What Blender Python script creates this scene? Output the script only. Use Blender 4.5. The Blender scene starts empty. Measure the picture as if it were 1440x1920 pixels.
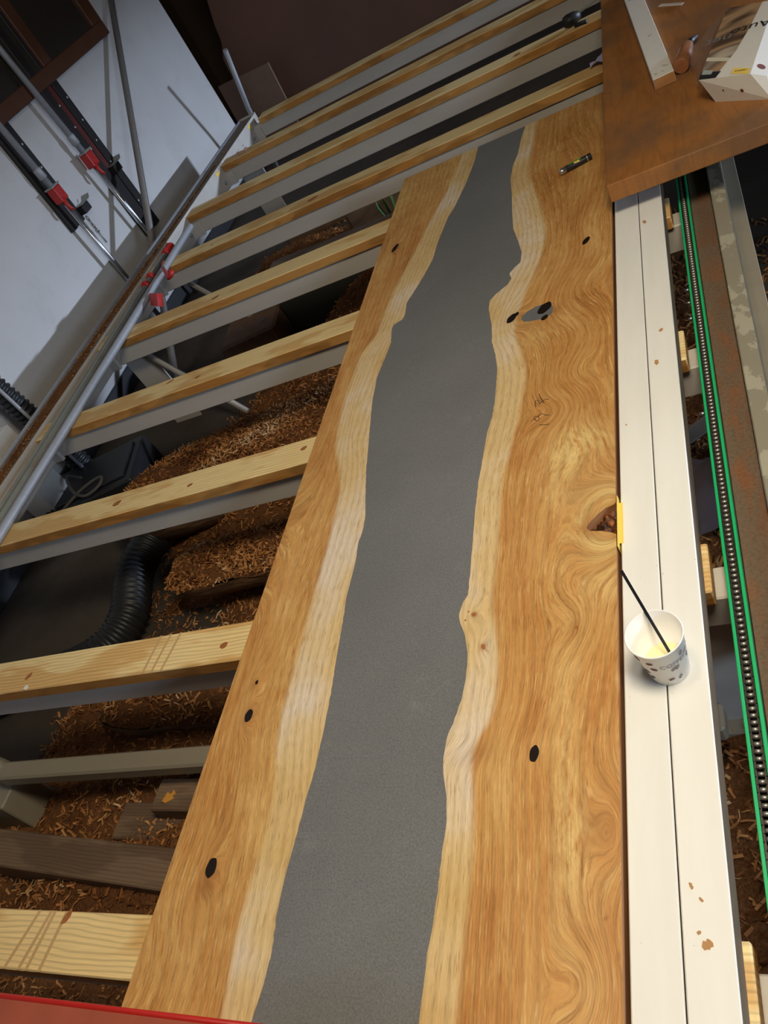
import bpy, bmesh, math, random
import numpy as np
from mathutils import Vector, Matrix
random.seed(7); RNG = np.random.default_rng(7)
scene = bpy.context.scene
COL = scene.collection

# ------------------------------------------------------------------ camera
cam_d = bpy.data.cameras.new('camera'); cam = bpy.data.objects.new('camera', cam_d); COL.objects.link(cam)
cam_d.sensor_fit = 'VERTICAL'; cam_d.sensor_height = 24.0; cam_d.lens = 24.0*1509.07/1920.0
cam_d.clip_start = 0.02; cam_d.clip_end = 60
r0 = (0.86699157, 0.17684551, -0.46588763); r1 = (-0.19664935, -0.73761995, -0.6459457); r2 = (-0.4578806, 0.65164598, -0.60473372)
# rows: right, down, forward in axes (x, y, z) of the world -> columns of the camera matrix
R = Matrix(((r0[0], r0[1], r0[2]), (r1[0], r1[1], r1[2]), (r2[0], r2[1], r2[2])))
right = Vector(R[0]); down = Vector(R[1]); fwd = Vector(R[2])
M = Matrix((( right.x, -down.x, -fwd.x, 0), (right.y, -down.y, -fwd.y, 0), (right.z, -down.z, -fwd.z, 1.0), (0, 0, 0, 1)))
cam.matrix_world = M
scene.camera = cam

# ------------------------------------------------------------------ world, lights, exposure
world = bpy.data.worlds.new('world'); scene.world = world; world.use_nodes = True
world.node_tree.nodes['Background'].inputs[0].default_value = (0.75, 0.85, 1.0, 1)
world.node_tree.nodes['Background'].inputs[1].default_value = 0.02
vs = scene.view_settings
vs.view_transform = 'Standard'; vs.look = 'None'; vs.gamma = 1.0; vs.use_curve_mapping = False
vs.exposure = 0.27

def area(name, loc, target, sx, sy, power, color):
    d = bpy.data.lights.new(name, 'AREA'); d.shape = 'RECTANGLE'; d.size = sx; d.size_y = sy
    d.energy = power; d.color = color
    o = bpy.data.objects.new(name, d); COL.objects.link(o); o.location = loc
    o.rotation_euler = (Vector(target)-Vector(loc)).to_track_quat('-Z', 'Y').to_euler()
    return o
# strip lamp over the near end of the bench, a low window far along the right wall, a window behind on the right, an added cool ceiling fill
area('ceiling_lamp_light', (0.10, 0.55, 1.95), (-0.45, 0.80, 0), 0.45, 0.9, 46, (1.0, 0.875, 0.67))
area('side_window_light', (4.9, 5.75, 0.50), (-3.0, 3.2, 0.2), 0.5, 0.12, 370, (0.64, 0.77, 1.0))
area('rear_window_light', (3.4, -1.3, 1.45), (-1.6, 1.6, -0.1), 0.9, 0.7, 64, (0.58, 0.75, 1.0))
area('resin_sheen_fill', (-2.1, 3.6, 2.66), (-1.9, 3.4, 0), 0.9, 0.9, 5, (0.75, 0.86, 1.0))  # added ceiling light, put in for sheen on the resin

# ------------------------------------------------------------------ helpers
def tag(o, label=None, cat=None, group=None, kind=None):
    if label: o['label'] = label
    if cat: o['category'] = cat
    if group: o['group'] = group
    if kind: o['kind'] = kind
    return o

def thing(name, label, cat, loc=(0, 0, 0), rotz=0.0, group=None):
    o = bpy.data.objects.new(name, None); COL.objects.link(o); o.empty_display_size = 0.05
    o.location = loc; o.rotation_euler = (0, 0, rotz)
    return tag(o, label, cat, group)

def link(name, me, parent=None, loc=None):
    o = bpy.data.objects.new(name, me); COL.objects.link(o)
    if parent: o.parent = parent
    if loc: o.location = loc
    return o

class MB:
    """collects shapes into one mesh"""
    def __init__(s): s.bm = bmesh.new()
    def box(s, x0, x1, y0, y1, z0, z1, bevel=0.0, mi=0, rot=None, top=None, segs=1):
        g = bmesh.ops.create_cube(s.bm, size=1.0); vs_ = g['verts']
        bmesh.ops.scale(s.bm, vec=(x1-x0, y1-y0, z1-z0), verts=vs_)
        if rot: bmesh.ops.rotate(s.bm, cent=(0, 0, 0), matrix=rot, verts=vs_)
        bmesh.ops.translate(s.bm, vec=((x0+x1)/2, (y0+y1)/2, (z0+z1)/2), verts=vs_)
        fs = list({f for v in vs_ for f in v.link_faces})
        for f in fs: f.material_index = mi
        if top is not None:
            for f in fs:
                f.normal_update()
                if f.normal.z > 0.9: f.material_index = top
        if bevel:
            es = list({e for v in vs_ for e in v.link_edges})
            bmesh.ops.bevel(s.bm, geom=es, offset=bevel, segments=segs, affect='EDGES', profile=0.5)
        return s
    def tube(s, pts, rad, segs=10, cap=True, mi=0, closed=False, flat=1.0):
        pts = [Vector(p) for p in pts]; n = len(pts)
        rads = rad if hasattr(rad, '__len__') else [rad]*n
        rings = []; up = None
        for i, p in enumerate(pts):
            if closed: t = pts[(i+1) % n]-pts[i-1]
            else: t = pts[min(i+1, n-1)]-pts[max(i-1, 0)]
            t.normalize()
            if up is None:
                up = Vector((0, 0, 1)) if abs(t.z) < 0.9 else Vector((1, 0, 0))
            a = t.cross(up).normalized(); b = a.cross(t).normalized(); up = b
            rings.append([s.bm.verts.new(p+(a*math.cos(2*math.pi*k/segs)+b*flat*math.sin(2*math.pi*k/segs))*rads[i]) for k in range(segs)])
        m = n if closed else n-1
        for i in range(m):
            A, B = rings[i], rings[(i+1) % n]
            for k in range(segs):
                f = s.bm.faces.new((A[k], A[(k+1) % segs], B[(k+1) % segs], B[k])); f.smooth = True; f.material_index = mi
        if cap and not closed:
            f = s.bm.faces.new(rings[0][::-1]); f.material_index = mi
            f = s.bm.faces.new(rings[-1]); f.material_index = mi
        return s
    def lathe(s, prof, segs=32, c=(0, 0, 0), mi=0, smooth=True, close=False):
        rings = []
        for r, z in prof:
            if r < 1e-6: rings.append([s.bm.verts.new((c[0], c[1], c[2]+z))])
            else: rings.append([s.bm.verts.new((c[0]+r*math.cos(2*math.pi*k/segs), c[1]+r*math.sin(2*math.pi*k/segs), c[2]+z)) for k in range(segs)])
        for A, B in zip(rings[:-1], rings[1:]):
            for k in range(segs):
                a = A[k % len(A)]; b = A[(k+1) % len(A)]; d = B[(k+1) % len(B)]; e = B[k % len(B)]
                vs_ = []
                for v in (a, b, d, e):
                    if v not in vs_: vs_.append(v)
                if len(vs_) > 2:
                    f = s.bm.faces.new(vs_); f.smooth = smooth; f.material_index = mi
        return s
    def prism(s, poly, z0, z1, mi=0):
        """polygon in x,y extruded in z"""
        a = [s.bm.verts.new((p[0], p[1], z0)) for p in poly]; b = [s.bm.verts.new((p[0], p[1], z1)) for p in poly]
        n = len(poly)
        for k in range(n): s.bm.faces.new((a[k], a[(k+1) % n], b[(k+1) % n], b[k])).material_index = mi
        s.bm.faces.new(a[::-1]).material_index = mi; s.bm.faces.new(b).material_index = mi
        return s
    def extrude_y(s, poly, y0, y1, mi=0):
        """profile in x,z run along y"""
        a = [s.bm.verts.new((p[0], y0, p[1])) for p in poly]; b = [s.bm.verts.new((p[0], y1, p[1])) for p in poly]
        n = len(poly)
        for k in range(n): s.bm.faces.new((a[k], a[(k+1) % n], b[(k+1) % n], b[k])).material_index = mi
        s.bm.faces.new(a[::-1]).material_index = mi; s.bm.faces.new(b).material_index = mi
        return s
    def raw(s, verts, faces, mi=0, smooth=False):
        vv = [s.bm.verts.new(v) for v in verts]
        for f in faces:
            q = s.bm.faces.new([vv[i] for i in f]); q.material_index = mi; q.smooth = smooth
        return s
    def build(s, name, mats, parent=None, loc=None):
        bmesh.ops.recalc_face_normals(s.bm, faces=s.bm.faces)
        me = bpy.data.meshes.new(name); s.bm.to_mesh(me); s.bm.free()
        for m in (mats if isinstance(mats, (list, tuple)) else [mats]): me.materials.append(m)
        return link(name, me, parent, loc)

def np_mesh(name, V, F, mats, attrs=None, smooth=True, fmat=None):
    me = bpy.data.meshes.new(name)
    V = np.asarray(V, np.float32); F = np.asarray(F, np.int32); nf, k = F.shape
    me.vertices.add(len(V)); me.vertices.foreach_set('co', V.ravel())
    me.loops.add(nf*k); me.loops.foreach_set('vertex_index', F.ravel())
    me.polygons.add(nf); me.polygons.foreach_set('loop_start', np.arange(0, nf*k, k, dtype=np.int32))
    if fmat is not None: me.polygons.foreach_set('material_index', np.asarray(fmat, np.int32))
    me.polygons.foreach_set('use_smooth', np.full(nf, smooth))
    me.update(calc_edges=True)
    for n_, a in (attrs or {}).items():
        at = me.attributes.new(n_, 'FLOAT', 'POINT'); at.data.foreach_set('value', np.asarray(a, np.float32))
    for m in (mats if isinstance(mats, (list, tuple)) else [mats]): me.materials.append(m)
    return me

class NT:
    """small node-tree writer"""
    def __init__(s, name):
        s.m = bpy.data.materials.new(name); s.m.use_nodes = True; s.t = s.m.node_tree
        s.b = s.t.nodes['Principled BSDF']
    def n(s, typ, **kw):
        nd = s.t.nodes.new(typ)
        for k, v in kw.items(): setattr(nd, k, v)
        return nd
    def set(s, sock, v):
        if hasattr(v, 'is_linked') or isinstance(v, bpy.types.NodeSocket): s.t.links.new(v, sock)
        else: sock.default_value = v
    def math(s, op, a, b=0.0, c=0.0, clamp=False):
        nd = s.n('ShaderNodeMath', operation=op, use_clamp=clamp)
        s.set(nd.inputs[0], a); s.set(nd.inputs[1], b); s.set(nd.inputs[2], c); return nd.outputs[0]
    def coord(s, which='Object'): return s.n('ShaderNodeTexCoord').outputs[which]
    def mapping(s, vec, sc=(1, 1, 1), loc=(0, 0, 0), rot=(0, 0, 0)):
        nd = s.n('ShaderNodeMapping'); s.set(nd.inputs[0], vec)
        nd.inputs['Scale'].default_value = sc; s.set(nd.inputs['Location'], loc); nd.inputs['Rotation'].default_value = rot
        return nd.outputs[0]
    def noise(s, vec, scale=5, detail=3, rough=0.5, dist=0.0, col=False):
        nd = s.n('ShaderNodeTexNoise'); s.set(nd.inputs['Vector'], vec)
        nd.inputs['Scale'].default_value = scale; nd.inputs['Detail'].default_value = detail
        nd.inputs['Roughness'].default_value = rough; nd.inputs['Distortion'].default_value = dist
        return nd.outputs[1 if col else 0]
    def ramp(s, fac, stops, interp='LINEAR'):
        nd = s.n('ShaderNodeValToRGB'); cr = nd.color_ramp; cr.interpolation = interp
        while len(cr.elements) < len(stops): cr.elements.new(0.5)
        for e, (p, c) in zip(cr.elements, stops):
            e.position = p; e.color = (c, c, c, 1) if not hasattr(c, '__len__') else (*c, 1)
        s.set(nd.inputs[0], fac); return nd.outputs[0]
    def mix(s, f, a, b, mode='MIX'):
        nd = s.n('ShaderNodeMix', data_type='RGBA', blend_type=mode)
        s.set(nd.inputs[0], f)
        for i, v in ((6, a), (7, b)):
            if isinstance(v, tuple) and len(v) == 3: v = (*v, 1)
            s.set(nd.inputs[i], v)
        return nd.outputs[2]
    def attr(s, name): return s.n('ShaderNodeAttribute', attribute_name=name).outputs['Fac']
    def comb(s, x, y, z=0.0):
        nd = s.n('ShaderNodeCombineXYZ'); s.set(nd.inputs[0], x); s.set(nd.inputs[1], y); s.set(nd.inputs[2], z); return nd.outputs[0]
    def rand(s): return s.n('ShaderNodeObjectInfo').outputs['Random']
    def bump(s, h, strength=0.3, dist=0.01):
        nd = s.n('ShaderNodeBump'); nd.inputs['Strength'].default_value = strength; nd.inputs['Distance'].default_value = dist
        s.set(nd.inputs['Height'], h); s.t.links.new(nd.outputs[0], s.b.inputs['Normal'])
    def done(s, color, rough=0.6, metal=0.0, spec=0.4):
        if isinstance(color, tuple) and len(color) == 3: color = (*color, 1)
        s.set(s.b.inputs['Base Color'], color); s.set(s.b.inputs['Roughness'], rough); s.set(s.b.inputs['Metallic'], metal)
        s.b.inputs['Specular IOR Level'].default_value = spec
        return s.m

def plain(name, col, rough=0.6, metal=0.0, var=0.15, scale=20, bump=0.0, spec=0.4):
    t = NT(name); n_ = t.noise(t.coord(), scale, 4, 0.6)
    c = t.mix(n_, tuple(max(0, v*(1-var)) for v in col), tuple(v*(1+var) for v in col))
    if bump: t.bump(n_, bump, 0.004)
    return t.done(c, rough, metal, spec)

# ------------------------------------------------------------------ materials
def pine(name, lo, mid, hi, line=0.75, patch=0.5, rough=0.6):
    t = NT(name); co = t.coord()
    off = t.comb(t.math('MULTIPLY', t.rand(), 37.0), t.math('MULTIPLY', t.rand(), 11.0), t.math('MULTIPLY', t.rand(), 5.0))
    v = t.n('ShaderNodeVectorMath', operation='ADD'); t.set(v.inputs[0], co); t.set(v.inputs[1], off); v = v.outputs[0]
    warp = t.noise(t.mapping(v, (1.6, 9, 9)), 1.0, 3)
    big = t.noise(t.mapping(v, (2.6, 11, 11)), 1.0, 3, 0.6)
    patchm = t.ramp(big, [(patch-0.035, 0.0), (patch+0.035, 1.0)])
    w = t.n('ShaderNodeTexWave', wave_type='BANDS', bands_direction='Y'); 
    t.set(w.inputs['Vector'], t.mapping(v, (0.35, 1, 1))); w.inputs['Scale'].default_value = 34; w.inputs['Distortion'].default_value = 9
    w.inputs['Detail'].default_value = 2; w.inputs['Detail Scale'].default_value = 0.35
    fib = t.noise(t.mapping(v, (9, 300, 300)), 1.0, 3, 0.6)
    lines = t.ramp(w.outputs[1], [(0.0, 1.0), (0.55, 1.0), (0.92, line), (1.0, line)])
    c = t.mix(patchm, lo, hi); c = t.mix(t.math('MULTIPLY', warp, 0.6), c, mid)
    c = t.mix(1.0, c, lines, 'MULTIPLY')
    c = t.mix(1.0, c, t.ramp(fib, [(0.25, 0.86), (0.7, 1.06)]), 'MULTIPLY')
    t.bump(fib, 0.15, 0.002)
    return t.done(c, rough, 0, 0.35)
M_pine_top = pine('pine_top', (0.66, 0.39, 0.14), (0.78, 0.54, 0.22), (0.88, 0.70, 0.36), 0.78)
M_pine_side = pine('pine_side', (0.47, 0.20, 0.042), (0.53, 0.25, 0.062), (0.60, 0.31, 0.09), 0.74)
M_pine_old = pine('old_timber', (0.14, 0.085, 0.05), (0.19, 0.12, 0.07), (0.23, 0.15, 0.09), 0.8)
M_saw = plain('saw_cut_wood', (0.55, 0.36, 0.17), 0.8, var=0.1)
M_knot = plain('pine_knot', (0.33, 0.12, 0.035), 0.6, var=0.3, scale=80)

def steel_paint(name, c):
    t = NT(name); co = t.coord()
    n1 = t.noise(t.mapping(co, (1.5, 6, 6)), 2.0, 4, 0.6); n2 = t.noise(co, 60, 3, 0.7)
    col = t.mix(t.ramp(n1, [(0.35, 0.0), (0.75, 1.0)]), c, tuple(v*0.88 for v in c))
    col = t.mix(t.ramp(n2, [(0.70, 0.0), (0.76, 1.0)]), col, tuple(v*0.72 for v in c))
    return t.done(col, 0.45, 0.0, 0.4)
M_steel = steel_paint('grey_paint_steel', (0.53, 0.495, 0.445))
M_steel_dk = steel_paint('worn_grey_steel', (0.27, 0.235, 0.17))

def galv(name, c, rust=0.0, metal=0.75, rough=0.42):
    t = NT(name); co = t.coord()
    n1 = t.noise(co, 45, 5, 0.7); n2 = t.noise(t.mapping(co, (6, 3, 6)), 2.2, 4, 0.6)
    col = t.mix(n1, tuple(v*0.75 for v in c), tuple(v*1.15 for v in c))
    rm = t.ramp(n2, [(0.62-rust*0.35, 0.0), (0.78-rust*0.3, 1.0)])
    col = t.mix(t.math('MULTIPLY', rm, min(1, rust*1.5)), col, (0.22, 0.105, 0.05))
    return t.done(col, rough, t.math('MULTIPLY', t.math('SUBTRACT', 1.0, t.math('MULTIPLY', rm, rust)), metal), 0.5)
M_galv = galv('galvanised_pipe', (0.34, 0.35, 0.37), 0.12, 0.25, 0.55)
M_galv_shiny = galv('bright_pipe', (0.55, 0.57, 0.60), 0.0, 0.9, 0.25)
M_galv_old = galv('weathered_pipe', (0.32, 0.34, 0.31), 0.25, 0.25, 0.6)
M_conduit = galv('old_conduit', (0.22, 0.20, 0.18), 0.25, 0.3, 0.6)
M_black = plain('black_steel', (0.022, 0.02, 0.02), 0.5, 0.2)
M_blackplastic = plain('black_rubber', (0.018, 0.019, 0.021), 0.45)
M_red = plain('red_clamp_paint', (0.42, 0.022, 0.018), 0.42, var=0.2)
M_redbar = plain('dusty_red_paint', (0.33, 0.075, 0.04), 0.6, var=0.25, scale=14)
M_redlip = plain('red_edge_highlight', (0.36, 0.014, 0.010), 0.35, var=0.15)
M_dull_red = plain('dull_red_paint', (0.10, 0.016, 0.014), 0.55)
M_green = plain('green_plastic_guide', (0.014, 0.42, 0.135), 0.42, var=0.1)
M_chain = plain('oiled_chain_steel', (0.07, 0.06, 0.05), 0.4, 0.6, var=0.35, scale=200)
M_roller = plain('polished_roller', (0.50, 0.48, 0.44), 0.42, 0.85)
M_yellow = plain('yellow_tape', (0.78, 0.55, 0.10), 0.6, var=0.06)
M_hole = plain('black_resin_fill', (0.012, 0.008, 0.006), 0.3)
M_ink = plain('pencil_mark', (0.05, 0.03, 0.02), 0.7)

# white painted boards
t = NT('white_board_paint'); co = t.coord()
sp = t.noise(co, 160, 2, 0.5); lo = t.noise(t.mapping(co, (14, 2.0, 14)), 1.0, 4, 0.6); md = t.noise(co, 7, 3)
c = t.mix(t.ramp(lo, [(0.35, 0.0), (0.75, 1.0)]), (0.78, 0.765, 0.71), (0.70, 0.685, 0.625))
spm = t.math('MULTIPLY', t.ramp(sp, [(0.735, 0.0), (0.76, 1.0)]), t.ramp(md, [(0.45, 0.0), (0.6, 1.0)]))
c = t.mix(t.math('MULTIPLY', spm, 0.6), c, (0.35, 0.26, 0.17))
scr = t.noise(t.mapping(co, (190, 4, 190)), 1.0, 3, 0.7)
c = t.mix(t.math('MULTIPLY', t.ramp(scr, [(0.68, 0.0), (0.75, 1.0)]), 0.22), c, (0.5, 0.47, 0.42))
M_white = t.done(c, 0.5, 0, 0.35)
M_white_side = plain('dimmed_board_edge', (0.17, 0.115, 0.07), 0.75, var=0.3, scale=40)  # brown edge, darkened in colour because little light reaches that side

# wall plaster
t = NT('white_wall_paint'); co = t.coord()
a = t.noise(co, 1.3, 5, 0.6); b = t.noise(co, 38, 3, 0.6); d = t.noise(co, 5.5, 4, 0.65)
c = t.mix(t.ramp(a, [(0.35, 0.0), (0.7, 1.0)]), (0.60, 0.585, 0.57), (0.53, 0.515, 0.50))
c = t.mix(t.math('MULTIPLY', t.ramp(d, [(0.55, 0.0), (0.72, 1.0)]), 0.22), c, (0.36, 0.34, 0.34))
c = t.mix(t.math('MULTIPLY', t.math('MULTIPLY', t.ramp(b, [(0.735, 0.0), (0.76, 1.0)]), t.ramp(d, [(0.5, 0.0), (0.6, 1.0)])), 0.8), c, (0.05, 0.045, 0.045))
t.bump(d, 0.08, 0.01)
M_wall = t.done(c, 0.6, 0, 0.3)
M_wall_room = plain('dim_plaster', (0.17, 0.12, 0.085), 0.85, scale=2)
t = NT('brown_wall'); co = t.coord(); a = t.noise(co, 1.6, 5, 0.6); b = t.noise(co, 14, 4, 0.6)
c = t.mix(t.ramp(a, [(0.3, 0.0), (0.7, 1.0)]), (0.175, 0.085, 0.055), (0.125, 0.068, 0.050))
c = t.mix(t.math('MULTIPLY', t.ramp(b, [(0.6, 0.0), (0.75, 1.0)]), 0.3), c, (0.07, 0.045, 0.035))
M_brownwall = t.done(c, 0.8)
t = NT('concrete_floor'); co = t.coord(); a = t.noise(co, 2.2, 5, 0.65); b = t.noise(co, 30, 4, 0.6)
c = t.mix(t.ramp(a, [(0.3, 0.0), (0.7, 1.0)]), (0.085, 0.066, 0.047), (0.045, 0.034, 0.024)); c = t.mix(t.math('MULTIPLY', b, 0.4), c, (0.03, 0.023, 0.017))
t.bump(b, 0.2, 0.004); M_floor = t.done(c, 0.85)

# sawdust base and chips
t = NT('sawdust'); co = t.coord(); a = t.noise(co, 5, 4, 0.6); b = t.noise(co, 140, 4, 0.7)
c = t.mix(t.ramp(a, [(0.35, 0.0), (0.65, 1.0)]), (0.16, 0.062, 0.021), (0.27, 0.115, 0.042)); c = t.mix(t.ramp(b, [(0.35, 0.0), (0.7, 1.0)]), t.mix(0.5, c, (0.035, 0.014, 0.006)), t.mix(0.35, c, (0.36, 0.17, 0.07)))
t.bump(b, 0.9, 0.01); M_dust = t.done(c, 0.95, 0, 0.1)
t = NT('wood_shavings')
c = t.ramp(t.attr('tone'), [(0.0, (0.10, 0.034, 0.011)), (0.35, (0.29, 0.115, 0.036)), (0.62, (0.48, 0.215, 0.070)), (0.86, (0.52, 0.29, 0.12)), (1.0, (0.66, 0.49, 0.31))])
M_chip = t.done(c, 0.85, 0, 0.15)
t = NT('bark'); co = t.coord(); a = t.noise(t.mapping(co, (3, 14, 14)), 3, 5, 0.7)
c = t.ramp(a, [(0.3, (0.09, 0.05, 0.028)), (0.6, (0.25, 0.15, 0.08)), (0.8, (0.38, 0.26, 0.16))]); t.bump(a, 0.9, 0.02); M_bark = t.done(c, 0.9, 0, 0.2)

# river table wood: the grain follows the field stored on the mesh
t = NT('elm_slab'); u = t.attr('u'); v = t.attr('v'); sap = t.attr('sap'); pale = t.attr('pale'); burn = t.attr('burn'); co = t.coord()
n_lo = t.noise(t.comb(t.math('MULTIPLY', u, 15.0), t.math('MULTIPLY', v, 3.6)), 1.0, 4, 0.62); n_mid = t.noise(co, 16, 3, 0.6)
ph = t.math('ADD', t.math('MULTIPLY', u, 215.0), t.math('ADD', t.math('MULTIPLY', n_mid, 1.1), t.math('MULTIPLY', t.noise(co, 75, 3, 0.6), 0.9)))
fr = t.math('FRACT', ph)
ring = t.ramp(fr, [(0.0, 0.80), (0.10, 1.0), (0.62, 1.03), (0.86, 0.88), (0.94, 0.55), (1.0, 0.80)])
fr2 = t.math('FRACT', t.math('ADD', t.math('MULTIPLY', u, 400.0), t.math('MULTIPLY', t.noise(co, 60, 3, 0.6), 1.0)))
ring2 = t.ramp(fr2, [(0.0, 0.86), (0.15, 1.0), (0.6, 1.03), (0.88, 0.90), (0.95, 0.70), (1.0, 0.86)])
amp_n = t.noise(t.comb(t.math('MULTIPLY', u, 26.0), t.math('MULTIPLY', v, 2.4)), 1.0, 3, 0.6)
amp = t.ramp(amp_n, [(0.36, 0.06), (0.66, 0.95)])
amp = t.math('MULTIPLY', amp, t.math('SUBTRACT', 1.0, t.math('MULTIPLY', pale, 0.5)))
ph2 = t.math('FRACT', t.math('ADD', t.math('MULTIPLY', u, 61.0), t.math('MULTIPLY', n_lo, 1.7)))
band = t.ramp(ph2, [(0.0, 0.86), (0.35, 1.06), (0.75, 1.0), (1.0, 0.86)])
fib = t.noise(t.comb(t.math('MULTIPLY', u, 1300.0), t.math('MULTIPLY', v, 70.0)), 1.0, 3, 0.65)
fib2 = t.noise(t.comb(t.math('MULTIPLY', u, 170.0), t.math('MULTIPLY', v, 9.0)), 1.0, 3, 0.6)
heart = t.ramp(n_lo, [(0.26, (0.35, 0.135, 0.030)), (0.42, (0.47, 0.215, 0.055)), (0.55, (0.53, 0.27, 0.078)), (0.70, (0.62, 0.37, 0.13))])
heart = t.mix(t.ramp(fib2, [(0.50, 0.0), (0.72, 0.55)]), heart, (0.66, 0.42, 0.14))
sapn = t.noise(t.mapping(co, (5, 3.4, 1)), 1.0, 3, 0.6)
sapc = t.ramp(sapn, [(0.30, (0.58, 0.38, 0.14)), (0.50, (0.66, 0.48, 0.24)), (0.66, (0.70, 0.58, 0.44))])
sm = t.ramp(t.math('ADD', t.math('MULTIPLY', sap, 85.0), t.math('ADD', 0.15, t.math('MULTIPLY', t.noise(t.comb(t.math('MULTIPLY', u, 60.0), t.math('MULTIPLY', v, 12.0)), 1.0, 3, 0.6), 0.7))), [(0.0, 0.0), (1.0, 1.0)])
c = t.mix(sm, heart, sapc)
palen = t.math('MULTIPLY', pale, t.ramp(t.noise(t.comb(t.math('MULTIPLY', u, 120.0), t.math('MULTIPLY', v, 22.0)), 1.0, 4, 0.7), [(0.36, 0.0), (0.56, 1.0)]))
c = t.mix(palen, c, (0.76, 0.56, 0.22))
c = t.mix(t.math('MULTIPLY', amp, t.math('SUBTRACT', 1.0, sm)), c, t.mix(1.0, c, ring, 'MULTIPLY'))
c = t.mix(t.math('MULTIPLY', t.math('ADD', 0.25, t.math('MULTIPLY', amp, 0.6)), t.math('ADD', 0.35, t.math('MULTIPLY', sm, 0.45))), c, t.mix(1.0, c, ring2, 'MULTIPLY'))
c = t.mix(1.0, c, band, 'MULTIPLY')
c = t.mix(1.0, c, t.ramp(fib, [(0.25, 0.80), (0.72, 1.10)]), 'MULTIPLY')
fl3 = t.noise(t.comb(t.math('MULTIPLY', u, 420.0), t.math('MULTIPLY', v, 26.0)), 1.0, 2, 0.6)
c = t.mix(t.ramp(fl3, [(0.54, 0.0), (0.70, 0.75)]), c, t.mix(1.0, c, (0.62, 0.50, 0.38), 'MULTIPLY'))
fl4 = t.noise(t.comb(t.math('MULTIPLY', u, 300.0), t.math('MULTIPLY', v, 18.0)), 1.0, 3, 0.6)
c = t.mix(t.math('MULTIPLY', t.ramp(fl4, [(0.58, 0.0), (0.72, 0.6)]), t.math('SUBTRACT', 1.0, sm)), c, (0.74, 0.52, 0.22))
c = t.mix(t.math('MULTIPLY', burn, 0.75), c, (0.22, 0.075, 0.02))
t.bump(fib, 0.06, 0.002)
M_slab = t.done(c, 0.5, 0, 0.4)
t = NT('slab_edge'); co = t.coord(); a = t.noise(t.mapping(co, (30, 3, 60)), 1.0, 4); c = t.ramp(a, [(0.3, (0.26, 0.09, 0.035)), (0.7, (0.50, 0.25, 0.11))]); M_slab_edge = t.done(c, 0.5)
t = NT('charcoal_resin'); co = t.coord()
a = t.noise(co, 2.4, 4, 0.6); b = t.noise(t.mapping(co, (520, 150, 1), rot=(0, 0, 0.5)), 1.0, 3, 0.7); d = t.noise(co, 11, 5, 0.75); g = t.noise(co, 850, 2)
c = t.mix(t.ramp(a, [(0.3, 0.0), (0.7, 1.0)]), (0.125, 0.127, 0.128), (0.155, 0.157, 0.157))
c = t.mix(t.ramp(d, [(0.60, 0.0), (0.80, 0.30)]), c, (0.30, 0.30, 0.30))
c = t.mix(t.ramp(b, [(0.52, 0.0), (0.78, 0.35)]), c, (0.22, 0.22, 0.22))
sp3 = t.noise(co, 330, 4, 0.75)
c = t.mix(1.0, c, t.ramp(sp3, [(0.28, 0.66), (0.72, 1.36)]), 'MULTIPLY')
t.bump(g, 0.10, 0.001)
M_resin = t.done(c, t.math('ADD', 0.40, t.math('MULTIPLY', b, 0.15)), 0, 0.45)

# dark table top
t = NT('brown_veneer'); co = t.coord()
w1 = t.noise(t.mapping(co, (7, 1.1, 1)), 1.0, 3, 0.5); 
rg = t.math('FRACT', t.math('MULTIPLY', w1, 16.0)); rgm = t.ramp(rg, [(0.0, 0.88), (0.2, 1.03), (0.75, 1.0), (1.0, 0.88)])
f1 = t.noise(t.mapping(co, (160, 12, 160)), 1.0, 3, 0.6); dirt = t.noise(co, 5.0, 4, 0.6)
c = t.mix(w1, (0.26, 0.095, 0.020), (0.36, 0.15, 0.038)); c = t.mix(1.0, c, rgm, 'MULTIPLY'); c = t.mix(1.0, c, t.ramp(f1, [(0.3, 0.85), (0.7, 1.05)]), 'MULTIPLY')
c = t.mix(t.ramp(dirt, [(0.46, 0.0), (0.62, 0.6)]), c, (0.13, 0.075, 0.04))
M_veneer = t.done(c, t.math('ADD', 0.42, t.math('MULTIPLY', dirt, 0.2)), 0, 0.45)

FLOOR = -0.575

# ================================================================== the setting
def struct(name, mb, mat, parent=None):
    o = mb.build(name, mat, parent); o['kind'] = 'structure'; return o
struct('floor', MB().box(-4.3, 4.2, -3.2, 8.2, FLOOR-0.1, FLOOR), M_floor)
struct('wall_left', MB().box(-3.10, -3.05, -3.0, 5.68, FLOOR, 2.7, 0.004), M_wall)
# brown back wall with a ragged left edge
edge = [(-2.86, 2.7), (-2.87, 1.2), (-2.93, 0.75), (-2.95, 0.49), (-3.0, 0.33), (-3.02, 0.22), (-3.08, 0.12), (-3.09, 0.0), (-3.14, -0.12), (-3.16, FLOOR)]
poly = edge[::-1] + [(4.2, 2.7), (4.2, FLOOR)]
mb = MB(); a = [mb.bm.verts.new((p[0], 6.1, p[1])) for p in poly]; b = [mb.bm.verts.new((p[0], 6.3, p[1])) for p in poly]
mb.bm.faces.new(a); mb.bm.faces.new(b[::-1])
for k in range(len(poly)): mb.bm.faces.new((a[k], b[k], b[(k+1) % len(poly)], a[(k+1) % len(poly)]))
struct('wall_back', mb, M_brownwall)
struct('wall_passage', MB().box(-4.3, -2.7, 8.0, 8.2, FLOOR, 2.7).box(-4.3, -4.2, 5.5, 8.0, FLOOR, 2.7).box(-4.3, -3.1, 5.4, 5.5, FLOOR, 2.7), M_wall_room)
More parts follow.
